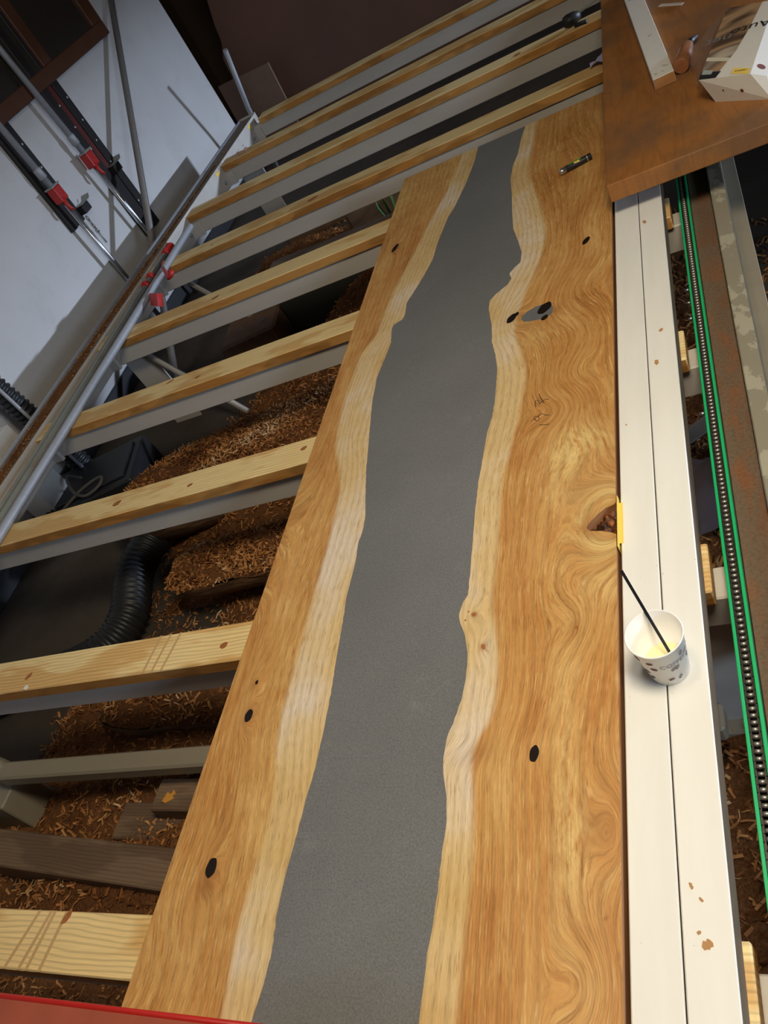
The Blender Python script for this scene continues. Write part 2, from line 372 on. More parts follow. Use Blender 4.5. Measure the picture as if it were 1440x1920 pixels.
mb = MB(); mb.box(4.0, 4.2, -3.2, 4.3, FLOOR, 2.7).box(4.0, 4.2, 5.95, 8.2, FLOOR, 2.7).box(4.0, 4.2, 4.3, 5.95, 0.49, 2.7).box(4.0, 4.2, 4.3, 5.95, FLOOR, 0.36)  # unseen slot, its height set to keep side light off upper wall and floor
struct('wall_right', mb, M_wall_room)
mb = MB(); mb.box(4.05, 4.12, 4.3, 5.95, 0.36, 0.37).box(4.05, 4.12, 4.3, 4.33, 0.37, 0.49).box(4.05, 4.12, 5.92, 5.95, 0.37, 0.49)
struct('window_2', mb, plain('window_frame_paint', (0.4, 0.38, 0.34), 0.6))
mb = MB().box(-3.25, 4.2, -3.2, -3.0, FLOOR, 2.7)
struct('wall_front', mb, M_wall_room)
struct('ceiling', MB().box(-4.3, 4.2, -3.2, 8.2, 2.7, 2.8), M_wall_room)
struct('baseboard_left', MB().box(-3.05, -3.035, -3.0, 5.68, FLOOR, FLOOR+0.10, 0.004), plain('dark_skirting', (0.03, 0.03, 0.032), 0.6))

# old window frame hanging high on the white wall
w = MB(); 
w.box(-3.05, -3.005, 2.4, 4.875, 0.71, 0.785, 0.004).box(-3.05, -3.005, 2.4, 4.875, 1.95, 2.03, 0.004).box(-3.05, -3.005, 4.76, 4.875, 0.785, 1.95, 0.004).box(-3.05, -3.005, 2.4, 2.5, 0.785, 1.95, 0.004).box(-3.05, -3.01, 4.15, 4.24, 0.785, 1.95, 0.003)
wf = struct('window_1', w, plain('dark_stained_frame', (0.085, 0.032, 0.015), 0.5, var=0.3, scale=12))
mb = MB().box(-3.05, -3.03, 2.5, 4.15, 0.785, 1.95); mb.build('pane', plain('dark_pane', (0.03, 0.026, 0.02), 0.4), wf)
mb = MB().box(-3.05, -3.03, 4.24, 4.76, 0.785, 1.95); mb.build('pane', plain('dark_pane_b', (0.028, 0.023, 0.018), 0.4), wf)

# ================================================================== steel rack
YF = [4.80, 4.224, 3.648, 3.082, 2.516, 1.950, 1.380, 0.800, 0.210]
rack = thing('steel_rack', 'long grey painted steel rack frame carrying the pine bearers above the sawdust', 'rack', (0, 0, FLOOR))
def part(name, mb, mat, parent, lab=None):
    o = mb.build(name, mat, parent); o.matrix_parent_inverse = Matrix.Translation(-Vector(parent.location)) if parent.parent is None else Matrix.Identity(4)
    if lab: o['label'] = lab
    return o
for i, y in enumerate(YF):
    part('crossbeam', MB().box(-2.492, -0.035, y+0.012, y+0.075, -0.165, -0.0905, 0.003), M_steel, rack)
# left side member: plate, shelf, round lip
prof = [(-2.492, -0.165), (-2.492, -0.045), (-2.498, -0.045), (-2.498, -0.062), (-2.60, -0.062), (-2.60, -0.15), (-2.606, -0.15), (-2.606, -0.056), (-2.498, -0.056-0.0), (-2.498, -0.165)]
mb = MB(); mb.box(-2.498, -2.492, -0.6, 4.93, -0.172, -0.044, 0.0015)
part('side_member', mb, M_steel, rack)
part('rail_shelf', MB().box(-2.612, -2.498, -0.6, 4.93, -0.062, -0.050), plain('rust_stained_shelf', (0.21, 0.165, 0.13), 0.75, var=0.35, scale=9), rack, 'rust stained flat top of the side rail')
part('rail_lip', MB().tube([(-2.612, -0.6, -0.050), (-2.612, 4.93, -0.050)], 0.0095, 12), M_galv, rack, 'blue grey rounded outer lip of the side rail')
part('end_plate', MB().box(-2.61, -2.49, 4.925, 4.935, -0.172, -0.04, 0.001), M_steel, rack)
# cleats and bolts where the beams meet the plate
for y in YF[:6]:
    part('cleat', MB().box(-2.492, -2.445, y-0.004, y+0.012, -0.172, -0.10, 0.002), M_steel, rack)
    part('bolt', MB().tube([(-2.492, y-0.055, -0.13), (-2.482, y-0.055, -0.13)], 0.010, 6), M_galv, rack)
for y in (4.78, 4.16): part('number_tag', MB().box(-2.4915, -2.4905, y-0.03, y+0.02, -0.075, -0.055), M_yellow, rack, 'small yellow number sticker')
# legs, braces and lower crossbar
for y in (2.62, 4.4, 0.30):
    mb = MB(); mb.box(-2.50, -2.36, y, y+0.008, FLOOR, -0.165).box(-2.508, -2.50, y, y+0.12, FLOOR, -0.165); part('leg', mb, M_steel, rack)
for y in (0.80, 4.22):
    part('leg', MB().box(-0.34, -0.10, y+0.03, y+0.04, -0.50, -0.165), M_steel, rack)
    part('foot', MB().box(-0.30, -0.14, y, y+0.08, FLOOR, -0.50, 0.003), M_steel_dk, rack)
for y0, y1 in ((2.60, 2.44), (3.16, 3.0)):
    part('brace', MB().tube([(-2.36, y0, -0.19), (-1.98, y1, -0.52)], 0.014, 4), M_steel, rack)
part('lower_crossbar', MB().box(-2.16, -0.2, 0.735, 0.79, -0.405, -0.36, 0.006), M_steel_dk, rack, 'dusty olive grey lower crossbar')
part('lower_crossbar', MB().tube([(-2.15, 0.765, -0.382), (-2.45, 0.86, -0.382)], 0.03, 4), M_steel_dk, rack, 'short diagonal tube meeting the lower crossbar')
part('foot', MB().box(-2.40, -2.17, 0.68, 0.80, FLOOR, -0.43, 0.004), M_steel_dk, rack)

# ================================================================== pine bearers
BL = ['dim pine bearer farthest from the camera, nearest the brown back wall',
      'pine bearer second from the far end, with pink shavings on it',
      'pine bearer third from the far end, passing under the black clamp handle',
      'pine bearer just beyond the far end of the river table, with a large round knot',
      'pine bearer fourth from the camera side of the far gap, meeting the table below its end',
      'pine bearer above the dark block and the sawdust ridge',
      'pine bearer in front of the big sawdust covered log',
      'pine bearer with slanting saw marks over the black hose',
      'pine bearer nearest the red bar, with four pale saw marks']
BL[4] = 'pine bearer fifth from the back wall, its end under the table near the farthest knot'
bearers = []
for i, y in enumerate(YF):
    x0 = -2.488 if i not in (0,) else -2.43
    L = -0.152-x0; cx = (x0-0.152)/2
    b = thing('timber_bearer', BL[i], 'timber', (cx, y+0.049, -0.0905), 0, 'pine bearers laid across the steel rack')
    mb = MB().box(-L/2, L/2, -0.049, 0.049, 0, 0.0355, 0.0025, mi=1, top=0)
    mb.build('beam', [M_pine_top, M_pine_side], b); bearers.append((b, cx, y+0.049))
def knot(i, x, y, rx, ry, rot=0.3):
    b, cx, cy = bearers[i]
    n = 14; pts = []
    for k in range(n):
        a = 2*math.pi*k/n; px = rx*math.cos(a)*(1+0.15*math.sin(3*a)); py = ry*math.sin(a)
        pts.append((x-cx+px*math.cos(rot)-py*math.sin(rot), y-cy+px*math.sin(rot)+py*math.cos(rot)))
    MB().prism(pts, 0.0352, 0.0359).build('knot', M_knot, b)
for args in ((7, -1.13, 0.842, 0.010, 0.008), (7, -1.75, 0.84, 0.012, 0.007, 0.9), (6, -1.77, 1.43, 0.016, 0.010), (6, -1.48, 1.42, 0.010, 0.006), (5, -1.70, 1.995, 0.012, 0.006), (5, -1.84, 2.03, 0.018, 0.005),
             (4, -1.85, 2.555, 0.018, 0.009), (3, -1.55, 3.12, 0.026, 0.013), (3, -2.1, 3.12, 0.008, 0.006), (2, -0.68, 3.69, 0.016, 0.012), (8, -1.27, 0.298, 0.014, 0.007, 1.1), (6, -1.10, 1.44, 0.010, 0.007)): knot(*args)
def sawmark(i, xa, xb, wd):
    b, cx, cy = bearers[i]
    MB().raw([(xa-cx-wd, 0.0485, 0.0358), (xa-cx+wd, 0.0485, 0.0358), (xb-cx+wd, -0.0485, 0.0358), (xb-cx-wd, -0.0485, 0.0358)], [(0, 1, 2, 3)]).build('saw_mark', M_saw, b)
for xa, xb in ((-1.345, -1.375), (-1.315, -1.338), (-1.305, -1.318), (-1.275, -1.285)): sawmark(8, xa, xb, 0.004)
for xa, xb in ((-1.335, -1.345), (-1.305, -1.318), (-1.275, -1.290)): sawmark(7, xa, xb, 0.0035)

# ================================================================== river table
LE = [(2.739, -0.73), (2.642, -0.732), (2.499, -0.745), (2.369, -0.766), (2.305, -0.783), (2.167, -0.797), (2.076, -0.799), (1.992, -0.818), (1.927, -0.836), (1.885, -0.85), (1.823, -0.844), (1.803, -0.849), (1.798, -0.871), (1.778, -0.876), (1.708, -0.865), (1.641, -0.871), (1.571, -0.878), (1.483, -0.872), (1.392, -0.859), (1.312, -0.846), (1.231, -0.834), (1.15, -0.818), (1.077, -0.802), (1.037, -0.799), (1.009, -0.803), (0.955, -0.797), (0.893, -0.797), (0.877, -0.798), (0.808, -0.791), (0.733, -0.785), (0.663, -0.778), (0.601, -0.774), (0.52, -0.772), (0.464, -0.775), (0.41, -0.776), (0.36, -0.778), (0.306, -0.777), (0.252, -0.769), (0.212, -0.769), (0.169, -0.774), (0.1, -0.78), (-0.1, -0.77)]
RE = [(2.756, -0.56), (2.672, -0.569), (2.554, -0.573), (2.487, -0.584), (2.391, -0.585), (2.288, -0.572), (2.194, -0.564), (2.081, -0.552), (2.0, -0.532), (1.933, -0.517), (1.883, -0.517), (1.87, -0.531), (1.847, -0.545), (1.818, -0.536), (1.795, -0.547), (1.775, -0.571), (1.751, -0.589), (1.711, -0.588), (1.632, -0.572), (1.569, -0.566), (1.513, -0.552), (1.458, -0.542), (1.357, -0.537), (1.294, -0.538), (1.244, -0.545), (1.167, -0.547), (1.097, -0.549), (1.015, -0.547), (0.939, -0.543), (0.861, -0.54), (0.827, -0.538), (0.808, -0.547), (0.786, -0.551), (0.768, -0.546), (0.745, -0.535), (0.702, -0.524), (0.656, -0.522), (0.624, -0.525), (0.582, -0.534), (0.557, -0.542), (0.524, -0.543), (0.499, -0.539), (0.465, -0.529), (0.426, -0.524), (0.378, -0.525), (0.329, -0.524), (0.291, -0.525), (0.259, -0.528), (0.243, -0.527), (0.216, -0.527), (0.187, -0.527), (-0.1, -0.53)]
LS = [(2.8, -0.785), (2.709, -0.791), (2.501, -0.811), (2.375, -0.838), (2.215, -0.864), (2.03, -0.9), (1.881, -0.919), (1.766, -0.924), (1.704, -0.955), (1.579, -0.960), (1.47, -0.958), (1.342, -0.945), (1.256, -0.912), (1.17, -0.887), (1.088, -0.883), (1.002, -0.878), (0.881, -0.876), (0.749, -0.874), (0.645, -0.873), (0.566, -0.864), (0.485, -0.84), (0.418, -0.835), (0.349, -0.838), (0.279, -0.838), (0.219, -0.832), (0.17, -0.824), (-0.1, -0.82)]
RS = [(2.8, -0.52), (2.696, -0.52), (2.514, -0.528), (2.365, -0.524), (2.173, -0.48), (2.013, -0.456), (1.903, -0.456), (1.824, -0.471), (1.73, -0.494), (1.656, -0.506), (1.57, -0.51), (1.51, -0.491), (1.436, -0.473), (1.372, -0.47), (1.299, -0.476), (1.25, -0.477), (1.222, -0.484), (1.178, -0.489), (1.12, -0.495), (1.061, -0.499), (0.964, -0.493), (0.892, -0.491), (0.809, -0.492), (0.768, -0.484), (0.686, -0.471), (0.618, -0.468), (0.569, -0.476), (0.546, -0.498), (0.503, -0.496), (0.451, -0.486), (0.369, -0.478), (0.326, -0.478), (0.269, -0.479), (0.198, -0.478), (-0.1, -0.48)]
NOTCH = [(0.9705, -0.2815), (0.969, -0.285), (0.965, -0.299), (0.953, -0.313), (0.938, -0.327), (0.928, -0.332), (0.919, -0.326), (0.9185, -0.324), (0.9175, -0.311), (0.912, -0.300), (0.903, -0.2815)]
def curve(P, ys):
    P = sorted(P); return np.interp(ys, [p[0] for p in P], [p[1] for p in P])
YF_, YN_ = 2.752, -0.06
ys = np.concatenate([np.arange(YN_, YF_, 0.0042), [YF_]])
def smooth(a, k):
    w = np.hanning(2*k+1); w /= w.sum(); return np.convolve(np.pad(a, k, 'edge'), w, 'valid')
le = smooth(curve(LE, ys), 2); re_ = smooth(curve(RE, ys), 2)
le = le + 0.0005*np.sin(ys*210+np.sin(ys*47)*3)*np.sin(ys*17); re_ = re_ + 0.0005*np.sin(ys*190+np.sin(ys*53)*3)*np.sin(ys*13)
notch = np.full_like(ys, -0.2815); mk = (ys > 0.903) & (ys < 0.9705); notch[mk] = np.minimum(curve(NOTCH, ys[mk]), -0.2815)
def waves(x, y, f, seed, n=10, ay=0.35):
    r = np.random.default_rng(seed); o = np.zeros_like(x)
    for _ in range(n):
        a = r.uniform(0, 2*np.pi); k = f*r.uniform(0.5, 1.6); o += np.sin(k*(np.cos(a)*x+ay*np.sin(a)*y)*2*np.pi+r.uniform(0, 6.28))
    return o/np.sqrt(n)
def g(x, y, cx, cy, sx, sy, rot=0.0):
    dx, dy = x-cx, y-cy; a = dx*np.cos(rot)+dy*np.sin(rot); b = -dx*np.sin(rot)+dy*np.cos(rot)
    return np.exp(-(a/sx)**2-(b/sy)**2)
def slab(name, xa, xb, nc, field, parent, zt=0.0, zb=-0.0545, mats=None):
    s = np.linspace(0, 1, nc); X = xa[:, None]+(xb-xa)[:, None]*s[None]; Y = np.repeat(ys[:, None], nc, 1)
    n = len(ys); top = np.stack([X, Y, np.full_like(X, zt)], -1).reshape(-1, 3)
    idx = np.arange(n*nc).reshape(n, nc)
    F = [np.stack([idx[:-1, :-1], idx[:-1, 1:], idx[1:, 1:], idx[1:, :-1]], -1).reshape(-1, 4)]; fm = [np.zeros((n-1)*(nc-1))]
    # rim loop -> bottom
    loop = np.concatenate([idx[0, :], idx[1:, -1], idx[-1, -2::-1], idx[-2:0:-1, 0]])
    nb = len(loop); bot = top[loop].copy(); bot[:, 2] = zb; base = len(top)
    k = np.arange(nb); F.append(np.stack([loop[k], base+k, base+(k+1) % nb, loop[(k+1) % nb]], -1)); fm.append(np.ones(nb))
    A = field(top[:, 0], top[:, 1]); A = {kk: np.concatenate([vv, vv[loop]]) for kk, vv in A.items()}
    V = np.concatenate([top, bot]); F = np.concatenate(F); fm = np.concatenate(fm)
    me = np_mesh(name, V, F, mats, A, smooth=False, fmat=fm)
    o = link(name, me, parent); return o
table = thing('river_table', 'elm river table top with a charcoal grey resin river down the middle', 'table top', (0, 0, 0))
ls = smooth(curve(LS, ys), 8); rs = smooth(curve(RS, ys), 8)
ls_s = smooth(ls, 22); rs_s = smooth(rs, 18)
def fieldL(x, y):
    sapx = np.interp(y, ys, ls); e = np.interp(y, ys, ls_s)
    blend = np.clip((x+1.02)/(e+1.02+1e-6), 0, 1.6)
    u = (x+1.02) - 0.55*(e+0.88)*blend + 0.006*waves(x, y, 3.2, 3, ay=0.3)
    u += 0.030*waves(x, y, 0.9, 9, ay=0.5)
    u += 0.085*g(x, y, -1.045, 1.12, 0.075, 0.17) + 0.03*g(x, y, -1.04, 0.93, 0.05, 0.05)
    for kx, ky, a in ((-0.955, 2.244, 0.02), (-0.947, 0.631, 0.022), (-0.925, 0.364, 0.018), (-0.955, 0.70, 0.016)): u += a*g(x, y, kx, ky, 0.018, 0.045)
    u += 0.05*np.clip((0.45-y)/0.4, 0, 1)*np.clip((-0.85-x)/0.15, 0, 1)*(0.6+0.4*np.sin(y*22))
    burn = 0.75*g(x, y, -0.955, 2.244, 0.014, 0.03)+0.8*g(x, y, -0.947, 0.631, 0.014, 0.02)+0.7*g(x, y, -0.922, 0.345, 0.015, 0.03)+0.7*g(x, y, -0.958, 0.695, 0.008, 0.012)+0.45*g(x, y, -1.01, 0.97, 0.014, 0.03)
    return dict(u=u, v=y, sap=x-sapx, pale=0.35*np.clip(waves(x, y, 2.6, 21, ay=0.5), 0, 1)*(x < sapx), burn=burn)
def fieldR(x, y):
    sapx = np.interp(y, ys, rs); e = np.interp(y, ys, rs_s)
    d = np.clip((-0.28-x)/(-0.28-e), 0, 1.5)
    u = (x+0.28) - (e+0.28+0.2)*d*0.9 + 0.005*waves(x, y, 3.5, 4, ay=0.3)
    far = np.clip((x-e)/0.12, 0, 1)
    u += far*(0.007*waves(x, y, 3.4, 17, ay=0.6)+0.012*waves(x, y, 1.4, 18, ay=0.5))
    u -= 0.13*g(x, y, -0.265, 0.945, 0.075, 0.13) + 0.03*g(x, y, -0.33, 1.13, 0.05, 0.07)
    u += 0.07*g(x, y, -0.37, 1.66, 0.075, 0.11) + 0.045*g(x, y, -0.51, 1.635, 0.03, 0.06)
    u += 0.05*g(x, y, -0.36, 1.37, 0.05, 0.07) - 0.035*g(x, y, -0.40, 1.26, 0.05, 0.05)
    u -= 0.040*g(x, y, -0.285, 0.411, 0.03, 0.07) + 0.04*g(x, y, -0.325, 0.235, 0.04, 0.055) + 0.028*g(x, y, -0.345, 0.735, 0.045, 0.06)
    u += 0.02*g(x, y, -0.523, 0.78, 0.016, 0.03)+0.014*g(x, y, -0.499, 0.714, 0.012, 0.025) - 0.02*g(x, y, -0.5, 0.55, 0.03, 0.035)
    u -= 0.035*g(x, y, -0.36, 2.3, 0.07, 0.22) - 0.02*g(x, y, -0.34, 1.95, 0.05, 0.1)
    pale = 0.95*g(x, y, -0.372, 1.125, 0.036, 0.085, -0.2)+0.6*g(x, y, -0.315, 1.14, 0.04, 0.05)+0.75*g(x, y, -0.30, 0.83, 0.03, 0.07)+0.5*g(x, y, -0.36, 0.55, 0.02, 0.16, 0.05)+0.5*g(x, y, -0.345, 0.38, 0.025, 0.08)+0.5*g(x, y, -0.30, 1.0, 0.03, 0.05)+0.35*g(x, y, -0.45, 1.53, 0.05, 0.04)
    rr_ = np.sqrt(((x+0.278)/0.075)**2+((y-0.937)/0.062)**2); pale = pale+0.85*np.exp(-((rr_-0.92)/0.16)**2)
    burn = 0.5*g(x, y, -0.51, 1.638, 0.03, 0.022)+0.7*g(x, y, -0.416, 1.615, 0.014, 0.02)+0.35*g(x, y, -0.46, 1.585, 0.05, 0.02)+0.9*g(x, y, -0.521, 0.781, 0.006, 0.006)+0.9*g(x, y, -0.499, 0.714, 0.006, 0.008)+0.35*g(x, y, -0.345, 0.73, 0.012, 0.02)
    burn += 0.45*g(x, y, -0.485, 0.53, 0.03, 0.015, 0.4)+0.5*g(x, y, -0.578, 2.36, 0.008, 0.04)+0.3*g(x, y, -0.33, 0.93, 0.02, 0.05)+0.9*g(x, y, -0.3, 0.31, 0.003, 0.003)+0.8*g(x, y, -0.285, 0.27, 0.003, 0.004)
    burn += 0.4*np.clip(waves(x, y, 1.2, 33, ay=0.6)-0.4, 0, 1)*far
    return dict(u=u, v=y, sap=sapx-x, pale=np.clip(pale, 0, 1), burn=np.clip(burn, 0, 1))
slab('wood_half', np.full_like(ys, -1.014), le, 44, fieldL, table, mats=[M_slab, M_slab_edge])['label'] = 'narrower elm half with a pale sapwood band along the resin'
slab('wood_half', re_, notch, 52, fieldR, table, mats=[M_slab, M_slab_edge])['label'] = 'wider elm half with swirling burl figure and a hollow at its outer edge'
slab('resin_river', le, re_, 8, lambda x, y: dict(u=x), table, zt=-0.0004, mats=[M_resin, M_resin])['label'] = 'matt charcoal grey resin river'
# knots filled with black resin, and the hollow at the edge
def blob(name, cx, cy, rx, ry, rot, mat, z=0.0004, wob=0.06, seed=0, n=28, parent=None):
    r = random.Random(seed); p1, p2 = r.uniform(0, 6), r.uniform(0, 6); pts = []
    for k in range(n):
        a = 2*math.pi*k/n; q = 1+wob*math.sin(2*a+p1)+wob*0.6*math.sin(5*a+p2)
        px, py = rx*q*math.cos(a), ry*q*math.sin(a); pts.append((cx+px*math.cos(rot)-py*math.sin(rot), cy+px*math.sin(rot)+py*math.cos(rot)))
    return MB().prism(pts, z-0.002, z).build(name, mat, parent)
for k, (x, y, rx, ry, rot) in enumerate(((-0.955, 2.244, 0.0085, 0.021, -0.25), (-0.345, 1.875, 0.0075, 0.017, -0.35), (-0.947, 0.631, 0.0085, 0.0125, 0.1), (-0.925, 0.364, 0.0095, 0.0165, 0.05), (-0.401, 0.523, 0.0065, 0.0135, -0.1),
                                     (-0.522, 1.638, 0.011, 0.017, -0.5), (-0.509, 1.650, 0.005, 0.007, 0), (-0.953, 0.70, 0.003, 0.005, 0))):
    blob('knot_fill', x, y, rx, ry, rot, M_hole, seed=k, parent=table)
pl = MB().prism([(-0.497, 1.622), (-0.494, 1.634), (-0.482, 1.646), (-0.465, 1.653), (-0.445, 1.655), (-0.428, 1.648), (-0.420, 1.630), (-0.420, 1.608), (-0.432, 1.597), (-0.452, 1.597), (-0.475, 1.602), (-0.49, 1.608)], -0.002, 0.0004).build('resin_plug', plain('grey_resin_plug', (0.13, 0.135, 0.135), 0.4), table)
blob('knot_fill', -0.440, 1.636, 0.0145, 0.022, -0.4, M_hole, z=0.0008, seed=31, parent=pl); blob('knot_fill', -0.438, 1.597, 0.007, 0.010, -0.5, M_hole, z=0.0008, seed=32, parent=pl)
t = NT('burnt_hollow'); co = t.coord(); a = t.noise(co, 70, 4, 0.7); M_hollow = t.done(t.ramp(a, [(0.42, (0.018, 0.006, 0.003)), (0.56, (0.10, 0.028, 0.006)), (0.72, (0.50, 0.16, 0.025))]), 0.6)
for k, (x, y, rx, ry) in enumerate(((-0.5225, 0.7815, 0.0042, 0.0045), (-0.533, 0.789, 0.0016, 0.002), (-0.537, 0.772, 0.0018, 0.0018), (-0.4985, 0.714, 0.0035, 0.0055), (-0.344, 0.727, 0.003, 0.003))): blob('pin_knot', x, y, rx, ry, 0.4, M_knot, seed=50+k, parent=table)
# rough floor of the hollow
V = []; nx_, ny_ = 14, 18
for j in range(ny_):
    for i in range(nx_):
        x = -0.336+0.054*i/(nx_-1); y = 0.902+0.070*j/(ny_-1); V.append((x, y, -0.014-0.009*math.sin(i*0.9+j*0.5)*math.cos(j*0.7)-0.006*random.random()))
F = [(j*nx_+i, j*nx_+i+1, (j+1)*nx_+i+1, (j+1)*nx_+i) for j in range(ny_-1) for i in range(nx_-1)]
MB().raw(V, F, smooth=True).build('edge_hollow', M_hollow, table)['label'] = 'rough reddish brown hollow in the edge'
for s_ in ([(-0.441, 1.283), (-0.444, 1.294), (-0.443, 1.304), (-0.439, 1.305), (-0.434, 1.292)], [(-0.437, 1.323), (-0.431, 1.305), (-0.424, 1.291)], [(-0.434, 1.29), (-0.427, 1.298), (-0.421, 1.301), (-0.415, 1.297)],
          [(-0.438, 1.24), (-0.443, 1.248), (-0.441, 1.255), (-0.435, 1.252), (-0.432, 1.246), (-0.435, 1.24), (-0.438, 1.24)], [(-0.436, 1.252), (-0.43, 1.257), (-0.424, 1.256), (-0.418, 1.249), (-0.41, 1.248)], [(-0.431, 1.225), (-0.421, 1.222), (-0.410, 1.22)]):
    MB().tube([(x, y, 0.0003) for x, y in s_], 0.0008, 4, flat=0.4).build('pencil_stroke', M_ink, table)

# ================================================================== white boards beside the table
def wboard(x0, x1, y0, y1, label, specks):
    b = thing('white_board', label, 'board', ((x0+x1)/2, (y0+y1)/2, -0.055), 0, 'white painted boards beside the river table')
    hw, hl = (x1-x0)/2, (y1-y0)/2
    MB().box(-hw, hw, -hl, hl, 0, 0.0485, 0.0016, mi=1, top=0).build('plank', [M_white, M_white_side], b)
    for k, (x, y, r) in enumerate(specks):
        o = blob('paint_chip', x-(x0+x1)/2, y-(y0+y1)/2, r, r*1.3, 0.4, plain('bare_wood_chip', (0.42, 0.22, 0.09), 0.8) if k == 0 else bpy.data.materials['bare_wood_chip'], z=0.0490, wob=0.3, seed=k, n=12, parent=b)
    return b
wboard(-0.2755, -0.2178, -0.1, 2.6, 'white painted board touching the river table, under the left of the cup', [(-0.262, 1.17, 0.0015)])
wboard(-0.2162, -0.1617, -0.1, 2.6, 'speckled white painted board on the outer side, right under the cup', [(-0.205, 1.877, 0.005), (-0.187, 1.43, 0.004), (-0.200, 1.33, 0.005), (-0.190, 0.288, 0.005), (-0.198, 0.30, 0.002), (-0.193, 0.335, 0.002), (-0.203, 0.35, 0.0025)])
MB().box(-0.2790, -0.2780, 0.872, 0.985, -0.045, 0.0035, 0.0).box(-0.2790, -0.2715, 0.885, 0.975, -0.0062, -0.0056).build('yellow_tape', M_yellow)
tag(bpy.data.objects['yellow_tape'], 'strip of yellow tape between the hollow and the white board', 'tape')

# ================================================================== red bar across the near corner
rb = thing('red_bar', 'dusty red painted steel bar lying across the near corner of the table', 'bar', (-1.3, 0.10, 0.0))
MB().box(-0.95, 1.02, -0.06, 0.0545, 0.0008, 0.058, 0.004).build('bar_body', M_redbar, rb)
MB().tube([(-0.95, 0.0515, 0.0555), (1.02, 0.0515, 0.0555)], 0.0045, 8).build('rounded_edge', M_redlip, rb)  # clean red edge, brightened to stand in for light on the bevel

# ================================================================== chain conveyor on the right
cv = thing('chain_conveyor', 'roller chain running in a rusty track between two green guide strips', 'conveyor', (0, 0, -0.09))
cy0, cy1 = 0.15, 2.7
track = thing('x', '', '') if False else None
part('green_guide', MB().box(-0.1315, -0.1268, cy0, cy1, -0.078, -0.060, 0.0008), M_green, cv, 'left green plastic strip')
part('green_guide', MB().box(-0.1112, -0.1065, cy0, cy1, -0.078, -0.060, 0.0008), M_green, cv, 'right green plastic strip')
part('track_bed', MB().box(-0.1315, -0.1065, cy0, cy1, -0.0895, -0.078), plain('oily_bed', (0.05, 0.035, 0.025), 0.7), cv)
pitch = 0.0104
rme = MB().tube([(-0.0041, 0, 0), (0.0041, 0, 0)], 0.0031, 12).build('roller', M_roller, None); rmesh = rme.data; bpy.data.objects.remove(rme)
pm = MB()
for k in range(int((cy1-cy0)/pitch)):
    y = cy0+0.006+k*pitch
    o = link('roller', rmesh, cv, (-0.119, y, -0.0655+0.09))
    inner = k % 2
    for sx in (-1, 1):
        x = -0.119+sx*(0.0050 if inner else 0.0064)
        pm.box(x-0.0006, x+0.0006, y-0.0044, y+pitch+0.0044, -0.0695, -0.0615, 0.0)
part('link_plates', pm, M_chain, cv)['kind'] = 'stuff'
# rusty channel and pale angle beside the chain
cr = thing('steel_channel', 'rusty brown channel with a pale scuffed steel angle at the right edge', 'channel', (-0.06, 1.4, -0.0905))
t = NT('rusty_channel'); co = t.coord(); a = t.noise(t.mapping(co, (9, 3.0, 9)), 2, 4, 0.6); b = t.noise(co, 150, 4, 0.7)
c = t.ramp(a, [(0.35, (0.17, 0.07, 0.03)), (0.52, (0.14, 0.10, 0.065)), (0.68, (0.22, 0.085, 0.032))]); c = t.mix(t.ramp(b, [(0.45, 0.0), (0.75, 0.7)]), c, (0.08, 0.035, 0.018)); t.bump(b, 0.5, 0.003); M_rust = t.done(c, 0.85)
t = NT('scuffed_angle'); co = t.coord(); a = t.noise(t.mapping(co, (10, 7, 10)), 2.2, 3, 0.6)
c = t.mix(t.ramp(a, [(0.54, 0.0), (0.57, 1.0)]), (0.25, 0.225, 0.165), (0.36, 0.335, 0.25)); M_angle = t.done(c, 0.55)
part('channel_floor', MB().box(-0.1055, -0.058, 0.15, 2.7, -0.0895, -0.080, 0.001), M_rust, cr)
part('angle_flange', MB().box(-0.056, -0.022, 0.15, 2.7, -0.0895, -0.062, 0.002), M_angle, cr)
part('lower_flange', MB().box(-0.022, 0.012, 0.15, 2.7, -0.20, -0.19, 0.001), M_steel_dk, cr)
part('web', MB().box(-0.03, -0.022, 0.15, 2.7, -0.20, -0.08), M_steel_dk, cr)
for y in (1.66, 1.61, 1.55, 1.24):
    part('bolt', MB().tube([(-0.145, y, -0.085), (-0.1315, y, -0.085)], 0.004, 8), M_galv_shiny, cv)

# ================================================================== pipes lying on the bearers by the left rail
def pipe_thing(name, label, x, y0, y1, r, mat, dx=0.0):
    p = thing(name, label, 'pipe', (x, (y0+y1)/2, -0.055))
    h = (y1-y0)/2
    mb = MB(); n = 24; ro, ri = r, r*0.8
    mb.tube([(0, -h, r), (dx, h, r)], r, 18, cap=False)
    mb.tube([(0, -h, r), (dx, h, r)], ri, 18, cap=False); mb.build('pipe_body', mat, p)
    MB().tube([(dx, h-0.004, r), (dx, h, r)], ri, 16).build('pipe_bore', M_black, p)
    return p
p3 = pipe_thing('steel_pipe', 'thickest grey pipe lying on the bearers, with its dark open end at the far side', -2.198, -0.5, 3.43, 0.0165, M_galv, -0.152)
p1 = pipe_thing('steel_pipe', 'thin greenish pipe lying closest to the wall side rail', -2.330, -0.5, 2.98, 0.010, M_galv_old, -0.105)
